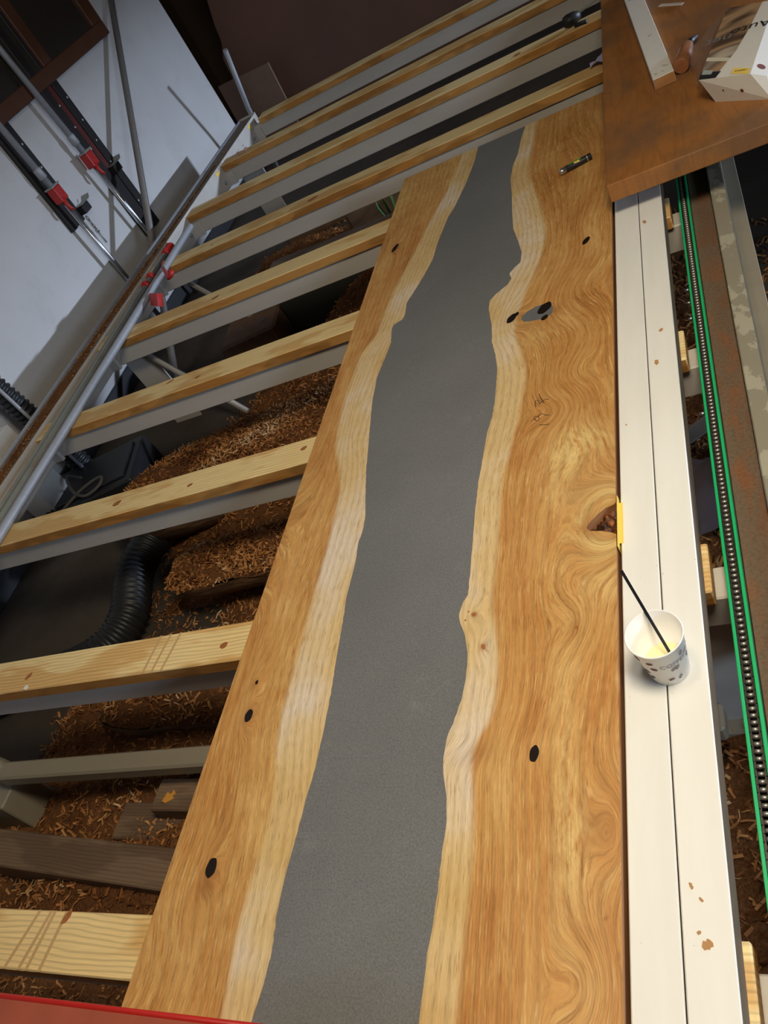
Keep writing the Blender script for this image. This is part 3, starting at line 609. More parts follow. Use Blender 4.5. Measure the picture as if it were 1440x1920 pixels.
# clamp pipe with its red head, crank and sliding jaw
pc = thing('pipe_clamp', 'pipe clamp lying on the bearers with red end cap, crank and jaw', 'clamp', (-2.39, 2.9, -0.055))
def wpt(x, y, z): return (x+2.39, y-2.9, z+0.055)
r = 0.0150; zc = -0.055+r
def px2(y): return -2.239-0.045*(y+0.5)
MB().tube([wpt(px2(-0.5), -0.5, zc), wpt(px2(3.26), 3.26, zc)], r, 18).build('pipe_body', M_galv_old, pc)
MB().tube([wpt(px2(y_), y_, zc+0.002) for y_ in (3.20, 3.215, 3.24, 3.25, 3.275, 3.29)], [0.019, 0.024, 0.022, 0.020, 0.024, 0.017], 16).build('end_cap', M_red, pc)
for y_ in (2.93, 3.0): MB().tube([wpt(px2(y_+q), y_+q, zc+0.003) for q in (-0.014, 0.0, 0.014)], [0.019, 0.024, 0.019], 16).build('collar', M_red, pc)
MB().tube([wpt(-2.365, 3.19, zc), wpt(-2.340, 2.86, zc)], 0.008, 12).build('screw', M_black, pc)
MB().tube([wpt(-2.345, 3.06, zc+0.006), wpt(-2.352, 3.09, zc+0.012)], [0.013, 0.010], 10).build('nut', plain('orange_paint', (0.5, 0.08, 0.02), 0.5), pc)
MB().tube([wpt(-2.31, 3.0, -0.02), wpt(-2.25, 2.92, -0.012), wpt(-2.195, 2.84, -0.012), wpt(-2.178, 2.835, -0.008), wpt(-2.170, 2.855, 0.004)], [0.009, 0.008, 0.010, 0.011, 0.014], 12).build('crank', M_red, pc)
MB().raw([wpt(*q) for q in ((-2.30, 2.80, -0.025), (-2.235, 2.76, -0.025), (-2.225, 2.70, -0.055), (-2.285, 2.74, -0.055), (-2.30, 2.83, -0.045), (-2.235, 2.79, -0.045), (-2.215, 2.72, -0.075), (-2.285, 2.77, -0.075))], [(0, 1, 2, 3), (4, 5, 6, 7), (0, 1, 5, 4), (1, 2, 6, 5), (2, 3, 7, 6), (3, 0, 4, 7)]).build('jaw', M_red, pc)

# sawdust on the shelf of the rail
def chips(name, pts, mat, lmin, lmax, wmin, wmax, tilt=0.5, tone=(0.0, 1.0), tonef=None, parent=None):
    n = len(pts); V = np.zeros((n, 6, 3)); 
    ang = RNG.uniform(0, 2*np.pi, n); L = RNG.uniform(lmin, lmax, n)**1.0; W = RNG.uniform(wmin, wmax, n)
    tl = RNG.normal(0, tilt, n); ro = RNG.normal(0, tilt, n); cu = RNG.uniform(-0.35, 0.6, n)*L
    d = np.stack([np.cos(ang)*np.cos(tl), np.sin(ang)*np.cos(tl), np.sin(tl)], -1)
    s = np.stack([-np.sin(ang)*np.cos(ro), np.cos(ang)*np.cos(ro), np.sin(ro)], -1); nn = np.cross(d, s)
    for k, (a, c_) in enumerate(((-0.5, 0.0), (0.0, 1.0), (0.5, 0.0))):
        mid = pts + d*(a*L)[:, None] + nn*(c_*cu*0.5)[:, None]
        V[:, 2*k] = mid - s*(W/2)[:, None]; V[:, 2*k+1] = mid + s*(W/2)[:, None]
    base = (np.arange(n)*6)[:, None]
    F = np.concatenate([base+np.array([0, 1, 3, 2]), base+np.array([2, 3, 5, 4])])
    tn = RNG.beta(2.0, 2.2, n)*(tone[1]-tone[0])+tone[0]
    if tonef is not None: tn = np.clip(tn+tonef(pts), 0, 1)
    me = np_mesh(name, V.reshape(-1, 3), F, mat, dict(tone=np.repeat(tn, 6)), smooth=True)
    o = link(name, me, parent); return o
n = 5000
yy = 4.6-RNG.beta(1.3, 1.1, n)*5.0; xx = -2.548+np.clip(RNG.normal(0, 0.018, n), -0.045, 0.045)
hh = -0.0475+0.006*np.exp(-((xx+2.548)/0.02)**2)*np.clip((3.6-yy)/2, 0.0, 1)
keep = RNG.random(n) < np.clip((4.0-yy)/1.6, 0.12, 1)
sd = chips('rail_sawdust', np.stack([xx, yy, hh], -1)[keep], M_chip, 0.004, 0.012, 0.002, 0.006, 0.35, (0.15, 0.85))
nbx = 9; Yb = np.arange(-0.5, 4.3, 0.03); V = []
for y_ in Yb:
    wd = 0.038*min(1, max(0.25, (4.4-y_)/2.2))*(0.8+0.25*math.sin(y_*9)+0.1*math.sin(y_*31)); hg = 0.010*min(1, max(0.3, (4.2-y_)/2))
    for q in range(nbx): e_ = q/(nbx-1)*2-1; V.append((-2.548+e_*wd, y_, -0.0502+hg*(1-e_*e_)+0.0015*math.sin(y_*57+q*2.3)))
F = [(i*nbx+q, i*nbx+q+1, (i+1)*nbx+q+1, (i+1)*nbx+q) for i in range(len(Yb)-1) for q in range(nbx-1)]
MB().raw(V, F, smooth=True).build('dust_bed', M_dust, sd)
tag(sd, 'reddish sawdust lying along the channel of the left rail', 'sawdust', kind='stuff')

# ================================================================== clamps and pipes on the white wall
def wall_pipe_clamp(y_top, z_top, y_bot, z_bot, label, yc):
    o = thing('pipe_clamp', label, 'clamp', (-2.985, yc, 0.35))
    L = lambda y, z, x=0.0: (x, y-yc, z-0.35)
    f = lambda z: y_top+(y_bot-y_top)*(z_top-z)/(z_top-z_bot)
    MB().tube([L(f(1.6), 1.6), L(f(0.36), 0.36)], 0.0165, 14).build('pipe_body', M_galv, o)
    MB().tube([L(f(0.40), 0.40), L(f(z_bot), z_bot)], 0.0135, 14).build('lower_pipe', M_galv_shiny, o)
    MB().tube([L(f(0.492), 0.492), L(f(0.485), 0.485), L(f(0.44), 0.44), L(f(0.434), 0.434)], [0.018, 0.022, 0.022, 0.018], 14).build('coupling', M_galv, o)
    b = MB(); b.box(-0.02, 0.03, f(0.35)-yc-0.035, f(0.35)-yc+0.032, -0.045, 0.035, 0.007, segs=2); hd = b.build('head', M_red, o)
    MB().tube([(0.022, f(0.33)-yc-0.012, -0.03), (0.03, f(0.3)-yc-0.026, -0.062), (0.036, f(0.28)-yc-0.028, -0.085), (0.042, f(0.28)-yc-0.018, -0.098)], [0.012, 0.011, 0.010, 0.007], 10).build('lever', M_red, o)
    MB().box(-0.022, 0.034, f(0.35)-yc-0.04, f(0.35)-yc+0.036, 0.034, 0.042, 0.002).build('face_plate', M_galv_old, o)
    return o
wall_pipe_clamp(3.90, 0.95, 4.0, FLOOR, 'red headed pipe clamp on the wall, the one beside the wide black bar', 3.93)
wall_pipe_clamp(3.535, 0.72, 3.585, FLOOR, 'red headed pipe clamp on the wall, the one nearer the camera', 3.54)
# black perforated bar clamps
def bar_clamp(ya, yb, ztop, zbot, dots, jaw, label, red=False, wide=True):
    yc = (ya+yb)/2
    o = thing('bar_clamp', label, 'clamp', (-3.05, yc, zbot))
    b = MB(); b.box(0, 0.016, ya-yc, yb-yc, 0, ztop-zbot, 0.002)
    b.box(0.016, 0.024, ya-yc, ya-yc+(yb-ya)*0.36, 0, ztop-zbot, 0.002).box(0.016, 0.024, yb-yc-(yb-ya)*0.36, yb-yc, 0, ztop-zbot, 0.002)
    b.build('bar', M_black, o)
    if red: MB().box(0.0155, 0.0175, -(yb-ya)*0.12, (yb-ya)*0.12, 0.40, ztop-zbot).build('red_stripe', M_dull_red, o)
    for y, z in dots: MB().tube([(0.0235, y-yc, z-zbot), (0.0248, y-yc, z-zbot)], 0.0055, 8).build('hole', plain('white_dot', (0.5, 0.48, 0.45), 0.6) if 'white_dot' not in bpy.data.materials else bpy.data.materials['white_dot'], o)
    if jaw:
        y, z = jaw
        j = MB(); j.box(0.0, 0.06, y-yc-0.05, y-yc+0.02, z-zbot-0.045, z-zbot, 0.004); jj = j.build('jaw', M_black, o)
        MB().raw([(0.02, y-yc-0.055, z-zbot+0.002), (0.075, y-yc-0.05, z-zbot+0.002), (0.075, y-yc+0.03, z-zbot+0.004), (0.02, y-yc+0.025, z-zbot+0.004), (0.02, y-yc+0.045, z-zbot+0.022), (0.075, y-yc+0.045, z-zbot+0.022)], [(0, 1, 2, 3), (3, 2, 5, 4)]).build('jaw_plate', M_galv_old, o)
    return o, yc
bar_clamp(4.015, 4.19, 1.9, -0.16, [(4.172, 0.616), (4.072, 0.611), (4.164, 0.491), (4.069, 0.491), (4.156, 0.375), (4.066, 0.364), (4.146, 0.25), (4.138, 0.005), (4.18, 0.74), (4.08, 0.73)], (4.14, 0.235), 'wide black perforated bar clamp with a dull red stripe, on the wall', red=True)
o, yc = bar_clamp(3.52, 3.655, 1.9, 0.16, [(3.632, 0.60), (3.637, 0.471), (3.633, 0.355)], (3.70, 0.225), 'narrower black bar clamp with a short chain hanging from its jaw')
# chain and pin under the jaw
z = 0.165; k = 0
while z > 0.085:
    pts = [(0.03+(0.0 if k % 2 else 0.006*math.sin(a)), 3.664-yc+(0.006*math.sin(a) if k % 2 else 0.0), z-0.16-0.011+0.015*math.cos(a)) for a in [2*math.pi*q/10 for q in range(10)]]
    MB().tube(pts, 0.0026, 6, closed=True).build('chain_link', M_conduit, o); z -= 0.023; k += 1
MB().tube([(0.03+0.010*math.cos(a), 3.664-yc, 0.078-0.16+0.010*math.sin(a)) for a in [2*math.pi*q/12 for q in range(12)]], 0.003, 6, closed=True).build('chain_ring', M_galv_shiny, o)
MB().tube([(0.03, 3.664-yc, 0.068-0.16), (0.03, 3.664-yc, 0.005-0.16)], 0.005, 10).build('pin', M_galv, o)
# slanting old conduit leaning on the wall
d = (Vector((-2.78, 3.684, -0.093))-Vector((-3.0, 5.077, 0.829))); a = Vector((-2.78, 3.684, -0.093)); lowp = a+d*((FLOOR-a.z)/d.z); a0 = Vector((-3.0, 5.077, 0.829))-d*0.12
cd = MB().tube([lowp-d*0.0, (lowp+a0)/2, a0], 0.019, 14).build('conduit_pipe', M_conduit); tag(cd, 'old grey brown pipe leaning slantwise against the white wall', 'pipe')
# black hose and white panel at the left edge
hs = thing('ribbed_hose', 'black ribbed hose standing at the wall beside the white panel at the left edge', 'hose', (-2.86, 2.33, FLOOR))
def ribbed(path, r, amp, pitch_, segs=14):
    P = [Vector(p) for p in path]; out = []; rad = []
    # resample a Catmull-Rom spline
    S = []
    for i in range(len(P)-1):
        p0, p1, p2, p3_ = P[max(i-1, 0)], P[i], P[i+1], P[min(i+2, len(P)-1)]
        for q in range(40):
            s_ = q/40; S.append(0.5*((2*p1)+(-p0+p2)*s_+(2*p0-5*p1+4*p2-p3_)*s_**2+(-p0+3*p1-3*p2+p3_)*s_**3))
    S.append(P[-1]); acc = 0.0; last = S[0]; step = pitch_/4; pos = 0.0; out = [S[0]]; rad = [r]
    for a_, b_ in zip(S[:-1], S[1:]):
        l_ = (b_-a_).length
        while pos+step <= acc+l_:
            pos += step; out.append(a_.lerp(b_, (pos-acc)/l_)); rad.append(r+amp*math.sin(2*math.pi*pos/pitch_))
        acc += l_
    return out, rad
pts, rad = ribbed([(0, 0, 0.02), (0.0, 0.0, 0.3), (-0.01, -0.02, 0.6), (-0.02, -0.05, 1.0)], 0.047, 0.006, 0.026); MB().tube(pts, rad, 14).build('hose_body', M_blackplastic, hs)
MB().tube([(0.07, -0.06, 0.0), (0.062, -0.08, 0.8)], 0.008, 8).build('cable', M_galv, hs)
MB().box(-2.96, -2.82, 2.02, 2.175, FLOOR, -0.06, 0.003).build('white_panel_box', plain('white_laminate', (0.7, 0.68, 0.64), 0.5)); tag(bpy.data.objects['white_panel_box'], 'narrow white box standing behind the left rail', 'box')

# far corner pieces
cb = MB().box(-3.16, -2.72, 5.93, 5.95, FLOOR, 0.0, rot=Matrix.Rotation(0.05, 3, 'Y')).build('cardboard_sheet', plain('brown_card', (0.20, 0.12, 0.085), 0.8)); tag(cb, 'brown cardboard sheet leaning in the dark far corner', 'cardboard')
vp = MB().tube([(-2.58, 5.2, 0.29), (-2.70, 5.3, -0.08), (-2.80, 5.4, FLOOR)], 0.016, 12).build('thin_pipe', M_galv); tag(vp, 'thin steel pipe standing upright in the far corner', 'pipe')

# ================================================================== under the rack: sawdust, logs, hose, planks
def H(x, y):
    h = FLOOR-0.06+0.0*x
    for cx, cy, sx, sy, a in ((-1.5, 0.45, 0.95, 0.62, 0.12), (-1.55, 0.95, 0.55, 0.22, 0.085), (-1.5, 1.9, 0.65, 0.5, 0.15), (-1.2, 2.6, 0.7, 0.8, 0.15), (-2.15, 3.75, 0.35, 0.3, 0.16), (-0.1, 1.0, 0.6, 1.6, 0.11), (-0.05, 0.3, 0.5, 0.4, 0.08), (-1.1, 3.9, 0.6, 0.6, 0.10), (-1.35, 2.93, 0.35, 0.16, 0.16), (-2.1, 1.02, 0.18, 0.15, 0.06)):
        h = h + a*np.exp(-((x-cx)/sx)**2-((y-cy)/sy)**2)
    return h + 0.010*waves(x, y, 2.2, 41, ay=1.0)+0.006*waves(x, y, 5.5, 42, ay=1.0)+0.004*waves(x, y, 13.0, 43, ay=1.0)
gx = np.arange(-2.7, 0.9, 0.022); gy = np.arange(-0.4, 4.9, 0.022); X, Y = np.meshgrid(gx, gy); Hh = H(X, Y)
idx = np.arange(X.size).reshape(X.shape); F = np.stack([idx[:-1, :-1], idx[:-1, 1:], idx[1:, 1:], idx[1:, :-1]], -1).reshape(-1, 4)
V = np.stack([X, Y, Hh], -1).reshape(-1, 3); ok = (V[F][:, :, 2] > FLOOR-0.006).any(1); F = F[ok]
V[:, 2] = np.maximum(V[:, 2], FLOOR-0.005)
used = np.unique(F); rm = np.full(len(V), -1); rm[used] = np.arange(len(used))
hp = link('sawdust_heap', np_mesh('sawdust_heap', V[used], rm[F], M_dust)); tag(hp, 'heap of brown sawdust and shavings on the floor under the rack', 'sawdust', kind='stuff')
n = 48000
px = RNG.uniform(-2.6, 0.8, n); py = RNG.uniform(0.0, 4.8, n)*RNG.random(n)**0.25; hz = H(px, py); k_ = hz > FLOOR-0.02
fc = chips('floor_shavings', np.stack([px, py, np.maximum(hz, FLOOR)+0.004], -1)[k_], M_chip, 0.010, 0.034, 0.002, 0.007, 0.5, (0.05, 0.85), lambda p: 0.22*waves(p[:, 0], p[:, 1], 1.6, 77, ay=1.0)); tag(fc, 'loose wood shavings scattered over the floor under the rack', 'shavings', kind='stuff')

def log(name, label, cx, cy, L, W, z0, z1, rot, seed, dust=True, ncp=2500, bark=M_bark, taper=0.15, straight=False):
    """flat topped half log: rounded bark sides, top under sawdust"""
    r = random.Random(seed); o = thing(name, label, 'log', (cx, cy, z0), rot)
    nl, nc = 26, 13; V = []; hgt = z1-z0
    p = [r.uniform(0, 6) for _ in range(6)]
    def half(s_):
        e = 1.0-abs(2*s_-1)**8*0.55 if not straight else 1.0
        return W/2*e*(1+0.08*math.sin(5*s_+p[0])+0.04*math.sin(13*s_+p[1]))*(1-taper*s_)
    for i in range(nl):
        s_ = i/(nl-1); w = half(s_); x = -L/2+L*s_
        for j in range(nc):
            a = math.pi*j/(nc-1); yy_ = -w*math.cos(a)*(1+0.03*math.sin(7*a+9*s_)); zz = hgt*(1-abs(math.sin(a))**0.75*1.0)
            V.append((x+0.02*math.sin(3*a+p[2]), yy_, max(0.0, zz*(1+0.02*math.sin(20*s_)))))
    F = [(i*nc+j, i*nc+j+1, (i+1)*nc+j+1, (i+1)*nc+j) for i in range(nl-1) for j in range(nc-1)]
    m = MB(); m.raw(V, F, smooth=True); m.bm.verts.ensure_lookup_table()
    for i in (0, nl-1): m.bm.faces.new([m.bm.verts[i*nc+j] for j in range(nc)])
    m.build('bark_side', bark, o)
    # sawdust or sawn top
    nt = 11; V = []
    for i in range(nl):
        s_ = i/(nl-1); w = half(s_)*1.0; x = -L/2+L*s_
        for j in range(nt):
            q = j/(nt-1)*2-1; dome = (1-q*q)*(0.03 if dust else 0.0)*(1-abs(2*s_-1)**4)
            V.append((x+0.02*math.sin(1.5+p[2])*0+0.012*math.sin(9*q+p[3])*(i in (0, nl-1)), q*w*1.01, hgt+dome+(0.006*math.sin(17*s_+3*q+p[4])+0.005*math.sin(31*s_+8*q) if dust else 0.002*math.sin(7*s_))))
    F = [(i*nt+j, i*nt+j+1, (i+1)*nt+j+1, (i+1)*nt+j) for i in range(nl-1) for j in range(nt-1)]
    tp = MB().raw(V, F, smooth=True).build('sawdust_cover' if dust else 'sawn_face', M_dust if dust else M_pine_old, o)
    if dust:
        P = []
        for _ in range(ncp):
            s_ = RNG.random(); q = RNG.uniform(-1, 1); w = half(s_); P.append((-L/2+L*s_, q*w, hgt+(1-q*q)*0.03*(1-abs(2*s_-1)**4)+0.004))
        P = np.array(P); ch = chips('shavings', P, M_chip, 0.008, 0.032, 0.002, 0.007, 0.55, (0.12, 0.95), lambda q_: 0.25*waves(q_[:, 0], q_[:, 1], 3.0, seed, ay=1.0), parent=o); ch['kind'] = 'stuff'
    return o
log('log_slab', 'largest log slab, heaped with orange brown shavings, in front of the dark block', -1.62, 2.02, 1.45, 0.50, FLOOR, -0.41, 0.20, 5, ncp=9000)
log('log_slab', 'log slab with ragged bark edge and shavings on top, next to the black hose', -1.40, 1.475, 0.90, 0.23, FLOOR+0.07, -0.40, 0.06, 9, ncp=3500)
log('log_slab', 'weathered log lying behind the dusty lower crossbar', -1.50, 0.985, 0.90, 0.19, FLOOR, -0.45, -0.05, 12, dust=True, ncp=700, bark=M_pine_old)

# black ribbed hose on the floor
hz_ = FLOOR+0.075
hp2 = thing('ribbed_hose', 'black ribbed extraction hose curving over the floor between two bearers', 'hose', (-2.12, 1.35, FLOOR))
pts, rad = ribbed([(0.0, 0.55, 0.09), (-0.03, 0.25, 0.10), (0.03, 0.02, 0.085), (-0.03, -0.11, 0.08), (-0.20, -0.165, 0.075), (-0.42, -0.20, 0.075), (-0.7, -0.3, 0.075)], 0.062, 0.0065, 0.024, 18); MB().tube(pts, rad, 18).build('hose_body', M_blackplastic, hp2)
# black box with a cable
bb = thing('black_box', 'black power box on the floor under the pipes with a looped grey cable', 'box', (-2.68, 2.18, FLOOR), 0.25)
MB().box(-0.24, 0.24, -0.16, 0.16, 0, 0.14, 0.008).box(-0.20, 0.20, -0.12, 0.12, 0.14, 0.15, 0.004).build('case', M_blackplastic, bb)
MB().tube(ribbed([(-0.05, 0.0, 0.16), (-0.06, -0.05, 0.22), (-0.04, -0.12, 0.18), (0.03, -0.17, 0.165), (0.10, -0.15, 0.17), (0.11, -0.11, 0.18), (0.05, -0.10, 0.175), (-0.02, -0.13, 0.17), (-0.10, -0.2, 0.16)], 0.007, 0.0, 0.03)[0], 0.007, 8).build('cable', plain('grey_cable', (0.10, 0.095, 0.085), 0.6), bb)
# planks, blocks
def plank(name, label, cx, cy, L, W, z0, z1, rot, mat, cat='plank', bev=0.004):
    o = MB().box(-L/2, L/2, -W/2, W/2, 0, z1-z0, bev).build(name, mat, None, (cx, cy, z0)); o.rotation_euler = (0, 0, rot); return tag(o, label, cat)
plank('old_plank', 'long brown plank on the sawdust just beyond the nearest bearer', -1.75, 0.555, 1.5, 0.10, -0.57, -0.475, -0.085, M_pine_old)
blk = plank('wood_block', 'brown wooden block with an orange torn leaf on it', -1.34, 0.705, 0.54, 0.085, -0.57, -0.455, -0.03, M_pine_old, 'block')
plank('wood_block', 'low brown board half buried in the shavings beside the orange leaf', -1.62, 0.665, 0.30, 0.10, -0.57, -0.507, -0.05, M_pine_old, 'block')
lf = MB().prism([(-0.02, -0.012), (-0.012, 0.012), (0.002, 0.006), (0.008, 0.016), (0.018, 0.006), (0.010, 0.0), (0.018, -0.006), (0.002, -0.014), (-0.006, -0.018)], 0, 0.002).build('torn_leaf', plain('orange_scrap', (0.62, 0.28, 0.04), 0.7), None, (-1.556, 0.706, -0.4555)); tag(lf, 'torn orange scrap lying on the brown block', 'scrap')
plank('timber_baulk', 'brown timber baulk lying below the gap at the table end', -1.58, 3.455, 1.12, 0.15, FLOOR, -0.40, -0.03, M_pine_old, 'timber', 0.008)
dg = plank('grey_case', 'dark grey green metal case standing in the shadow under the rack', -1.50, 3.08, 0.80, 0.18, FLOOR, -0.36, 0.0, plain('dark_grey_paint', (0.035, 0.035, 0.03), 0.5), 'case')
wb = thing('wood_block', 'rough brown end block with a dark hole, beside the grey case', 'block', (-2.06, 2.98, FLOOR), 0.15)
MB().box(-0.17, 0.13, -0.13, 0.12, 0, 0.17, 0.012).build('block_body', plain('rough_brown_wood', (0.15, 0.085, 0.05), 0.85, var=0.4, scale=30), wb)
MB().tube([(0.05, -0.03, 0.168), (0.05, -0.03, 0.1715)], 0.02, 12).build('dark_hole', M_hole, wb)
for k, (x, y, l_, w_, rot, zz) in enumerate(((-1.35, 3.95, 0.9, 0.09, 0.5, -0.40), (-0.85, 3.35, 0.7, 0.08, 0.75, -0.36), (-1.9, 4.2, 0.8, 0.12, 0.25, -0.45))):
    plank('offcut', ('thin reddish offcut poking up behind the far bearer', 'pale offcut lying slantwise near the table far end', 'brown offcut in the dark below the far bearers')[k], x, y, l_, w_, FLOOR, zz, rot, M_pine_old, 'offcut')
# leaves
sp_ = thing('green_sprig', 'green leaves sticking up beside the far left corner of the table', 'leaf', (-1.47, 3.62, -0.42))
M_leaf = plain('leaf_green', (0.05, 0.14, 0.02), 0.5)
for k in range(3):
    a = 1.2+k*0.9; q = [(0, 0, -0.155), (0.03*math.cos(a), 0.03*math.sin(a), -0.05), (0.05*math.cos(a), 0.05*math.sin(a), 0.03), (0.045*math.cos(a), 0.045*math.sin(a), 0.09)]
    MB().tube(q, [0.004, 0.016, 0.02, 0.003], 8, flat=0.15).build('leaf', M_leaf, sp_)
# under the right side
bag = MB(); nb_ = 10; V = []; F = []
for i in range(nb_):
    for j in range(nb_):
        x, y = i/(nb_-1)-0.5, j/(nb_-1)-0.5; V.append((x*0.20, y*0.24, 0.09*math.exp(-(x*x+y*y)*7)+0.02*math.sin(9*x+5*y)*math.cos(8*y)+0.012*random.random()))
F = [(i*nb_+j, i*nb_+j+1, (i+1)*nb_+j+1, (i+1)*nb_+j) for i in range(nb_-1) for j in range(nb_-1)]
bg = bag.raw(V, F, smooth=True).build('plastic_bag', plain('mauve_plastic', (0.16, 0.14, 0.17), 0.4), None, (-0.17, 1.42, -0.50)); tag(bg, 'crumpled mauve plastic bag under the bearers beside the chain', 'bag')
plank('card_scrap', 'grey card scrap lying in the shavings right of the white boards', -0.20, 1.62, 0.09, 0.05, -0.465, -0.462, 0.6, plain('grey_card', (0.22, 0.19, 0.16), 0.7), 'card', 0.0)
hb = MB().tube([(-0.22, 0.40, -0.50), (-0.10, 0.36, -0.49), (0.05, 0.35, -0.48), (0.2, 0.30, -0.48)], 0.012, 10).build('black_cable', M_blackplastic); tag(hb, 'black cable crossing the shavings at the lower right', 'cable')

# ================================================================== brown table top and what lies on it
TZ0, TZ1 = 0.04, 0.086
bt = thing('brown_table_top', 'thick brown veneered table top overlapping the far right corner of the river table', 'table top', (-0.27, 1.935, TZ0), 0.011)
MB().box(0, 1.5, 0, 1.9, 0, TZ1-TZ0, 0.0025, segs=2).build('top_panel', M_veneer, bt)
plank('spacer_batten', 'batten under the brown table top on the white boards', -0.215, 2.30, 0.09, 0.06, -0.0062, TZ0, 0.0, M_pine_old, 'batten')
M_carton = plain('white_carton', (0.66, 0.62, 0.54), 0.6, var=0.05, scale=30)
M_card = plain('brown_card_end', (0.36, 0.17, 0.06), 0.7)
wbx = thing('carton', 'long narrow white carton with a brown end on the brown table top', 'carton', (-0.107, 2.372, TZ1), 0.082)
MB().box(-0.0275, 0.0275, 0.0, 0.95, 0, 0.028, 0.001).build('carton_body', M_carton, wbx)
MB().box(-0.027, 0.027, -0.0015, 0.0, 0.001, 0.027).build('carton_end', M_card, wbx)
for k, (x, y, r_) in enumerate(((0.012, 0.06, 0.006), (-0.016, 0.03, 0.004), (0.002, 0.03, 0.003), (0.004, 0.33, 0.005))): blob('tape_scuff', x, y, r_, r_*1.6, 0.7, plain('scuff', (0.45, 0.42, 0.30), 0.6) if k == 0 else bpy.data.materials['scuff'], z=0.0284, wob=0.3, seed=k, n=10, parent=wbx)
def stroke(pts, w_, z, mat, parent, name='pen_stroke'): return MB().tube([(x, y, z) for x, y in pts], w_, 4, flat=0.4).build(name, mat, parent)
for q in range(5): stroke([(-0.014+0.006*q, 0.72), (-0.011+0.006*q, 0.75), (-0.009+0.006*q, 0.725)], 0.0007, 0.0283, M_ink, wbx)
stk = plank('clear_stick', 'short translucent plastic strip behind the long carton', -0.062, 2.96, 0.105, 0.014, TZ1, TZ1+0.003, -0.98, plain('milky_plastic', (0.5, 0.42, 0.34), 0.3), 'strip', 0.001); stk.rotation_euler.z = -0.9
pg = thing('wooden_peg', 'brown turned wooden peg lying beside the carton, with a black tip', 'peg', (-0.062, 2.40, TZ1), -0.2)
MB().tube([(0, 0.0, 0.020), (0, 0.004, 0.020), (0, 0.09, 0.020), (0, 0.13, 0.018)], [0.0185, 0.020, 0.019, 0.014], 20).build('peg_body', plain('peg_wood', (0.26, 0.10, 0.04), 0.35, var=0.3, scale=30), pg)
MB().tube([(0, 0.13, 0.018), (0.005, 0.155, 0.018), (0.015, 0.185, 0.014)], [0.010, 0.009, 0.004], 12).build('peg_tip', M_black, pg)

# printed carton
TL = Vector((-0.026, 2.156, 0.150)); TR = Vector((0.080, 2.072, 0.150)); ax = Vector((0.100, 0.374, 0.0)); BLc = Vector((-0.001, 2.150, TZ1+0.0003)); BRc = Vector((0.112, 2.045, TZ1+0.0003))
CR = Vector((0.112, 2.078, 0.128))
org = Vector((0.05, 2.3, TZ1)); pb = thing('printed_carton', 'white printed abrasive carton with dark photo panel, lying with its print upside down', 'carton', tuple(org))
def loc_(v): return tuple(Vector(v)-org)
front = [BLc, BRc, CR, TR, TL]; back = [p+ax for p in front]
V = [loc_(p) for p in front+back]; F = [(0, 1, 2, 3, 4), (9, 8, 7, 6, 5)]+[(i, i+5, (i+1) % 5+5, (i+1) % 5) for i in range(5)]
MB().raw(V, F).build('carton_body', M_carton, pb)
ex = (TR-TL); ey = ax; zt_ = 0.1506
def topp(s_, t_, dz=0.0): return loc_(TL+ex*s_+ey*t_+Vector((0, 0, 0.0006+dz)))
t = NT('photo_print'); co = t.coord(); a = t.noise(t.mapping(co, (3, 6, 1), rot=(0, 0, 0.4)), 1.5, 2, 0.5)
M_photo = t.done(t.ramp(a, [(0.30, (0.012, 0.01, 0.009)), (0.42, (0.10, 0.06, 0.035)), (0.52, (0.42, 0.26, 0.13)), (0.60, (0.16, 0.11, 0.08)), (0.70, (0.60, 0.50, 0.36))]), 0.25, 0, 0.6)
MB().raw([topp(0.0, 0.0), topp(0.30, 0.0), topp(0.55, 0.32), topp(0.66, 0.62), topp(0.75, 1.0), topp(0.0, 1.0)], [(0, 1, 2, 3, 4, 5)]).build('photo_panel', M_photo, pb)
MB().raw([topp(0.0, 0.0, 0.0002), topp(0.34, 0.0, 0.0002), topp(0.40, 0.08, 0.0002), topp(0.0, 0.09, 0.0002)], [(0, 1, 2, 3)]).build('print_band', M_black, pb)
MB().raw([topp(0.0, 0.24, 0.0002), topp(0.46, 0.20, 0.0002), topp(0.49, 0.245, 0.0002), topp(0.0, 0.29, 0.0002)], [(0, 1, 2, 3)]).build('print_band', plain('cream_print', (0.62, 0.55, 0.40), 0.3), pb)
MB().raw([topp(0.02, 0.06, 0.0004), topp(0.22, 0.05, 0.0004), topp(0.24, 0.10, 0.0004), topp(0.03, 0.12, 0.0004)], [(0, 1, 2, 3)]).build('print_band', plain('grey_print', (0.35, 0.37, 0.33), 0.3), pb)
MB().raw([topp(0.62, 0.03), topp(0.96, 0.0), topp(0.97, 0.07), topp(0.64, 0.10)], [(0, 1, 2, 3)]).build('brand_label', M_yellow, pb)
def text_mesh(txt, size):
    cu = bpy.data.curves.new('txt', 'FONT'); cu.body = txt; cu.size = size; cu.align_x = 'CENTER'; cu.resolution_u = 3
    ob = bpy.data.objects.new('txt', cu); COL.objects.link(ob); dg_ = bpy.context.evaluated_depsgraph_get(); me = bpy.data.meshes.new_from_object(ob.evaluated_get(dg_))
    bpy.data.objects.remove(ob); bpy.data.curves.remove(cu); return me
def lay_text(txt, size, s_, t_, ang, mat, parent, dz, name='lettering'):
    me = text_mesh(txt, size); me.materials.clear(); me.materials.append(mat); o = link(name, me, parent); o.location = topp(s_, t_, dz); o.rotation_euler = (0, 0, ang); return o
ang = math.atan2(-(TR-TL).y, -(TR-TL).x)
dirx = (TR-TL).normalized()
a_t = math.pi-0.35
lay_text('Auto', 0.050, 0.70, 0.68, a_t, plain('dark_print', (0.02, 0.02, 0.02), 0.4), pb, 0.0006)
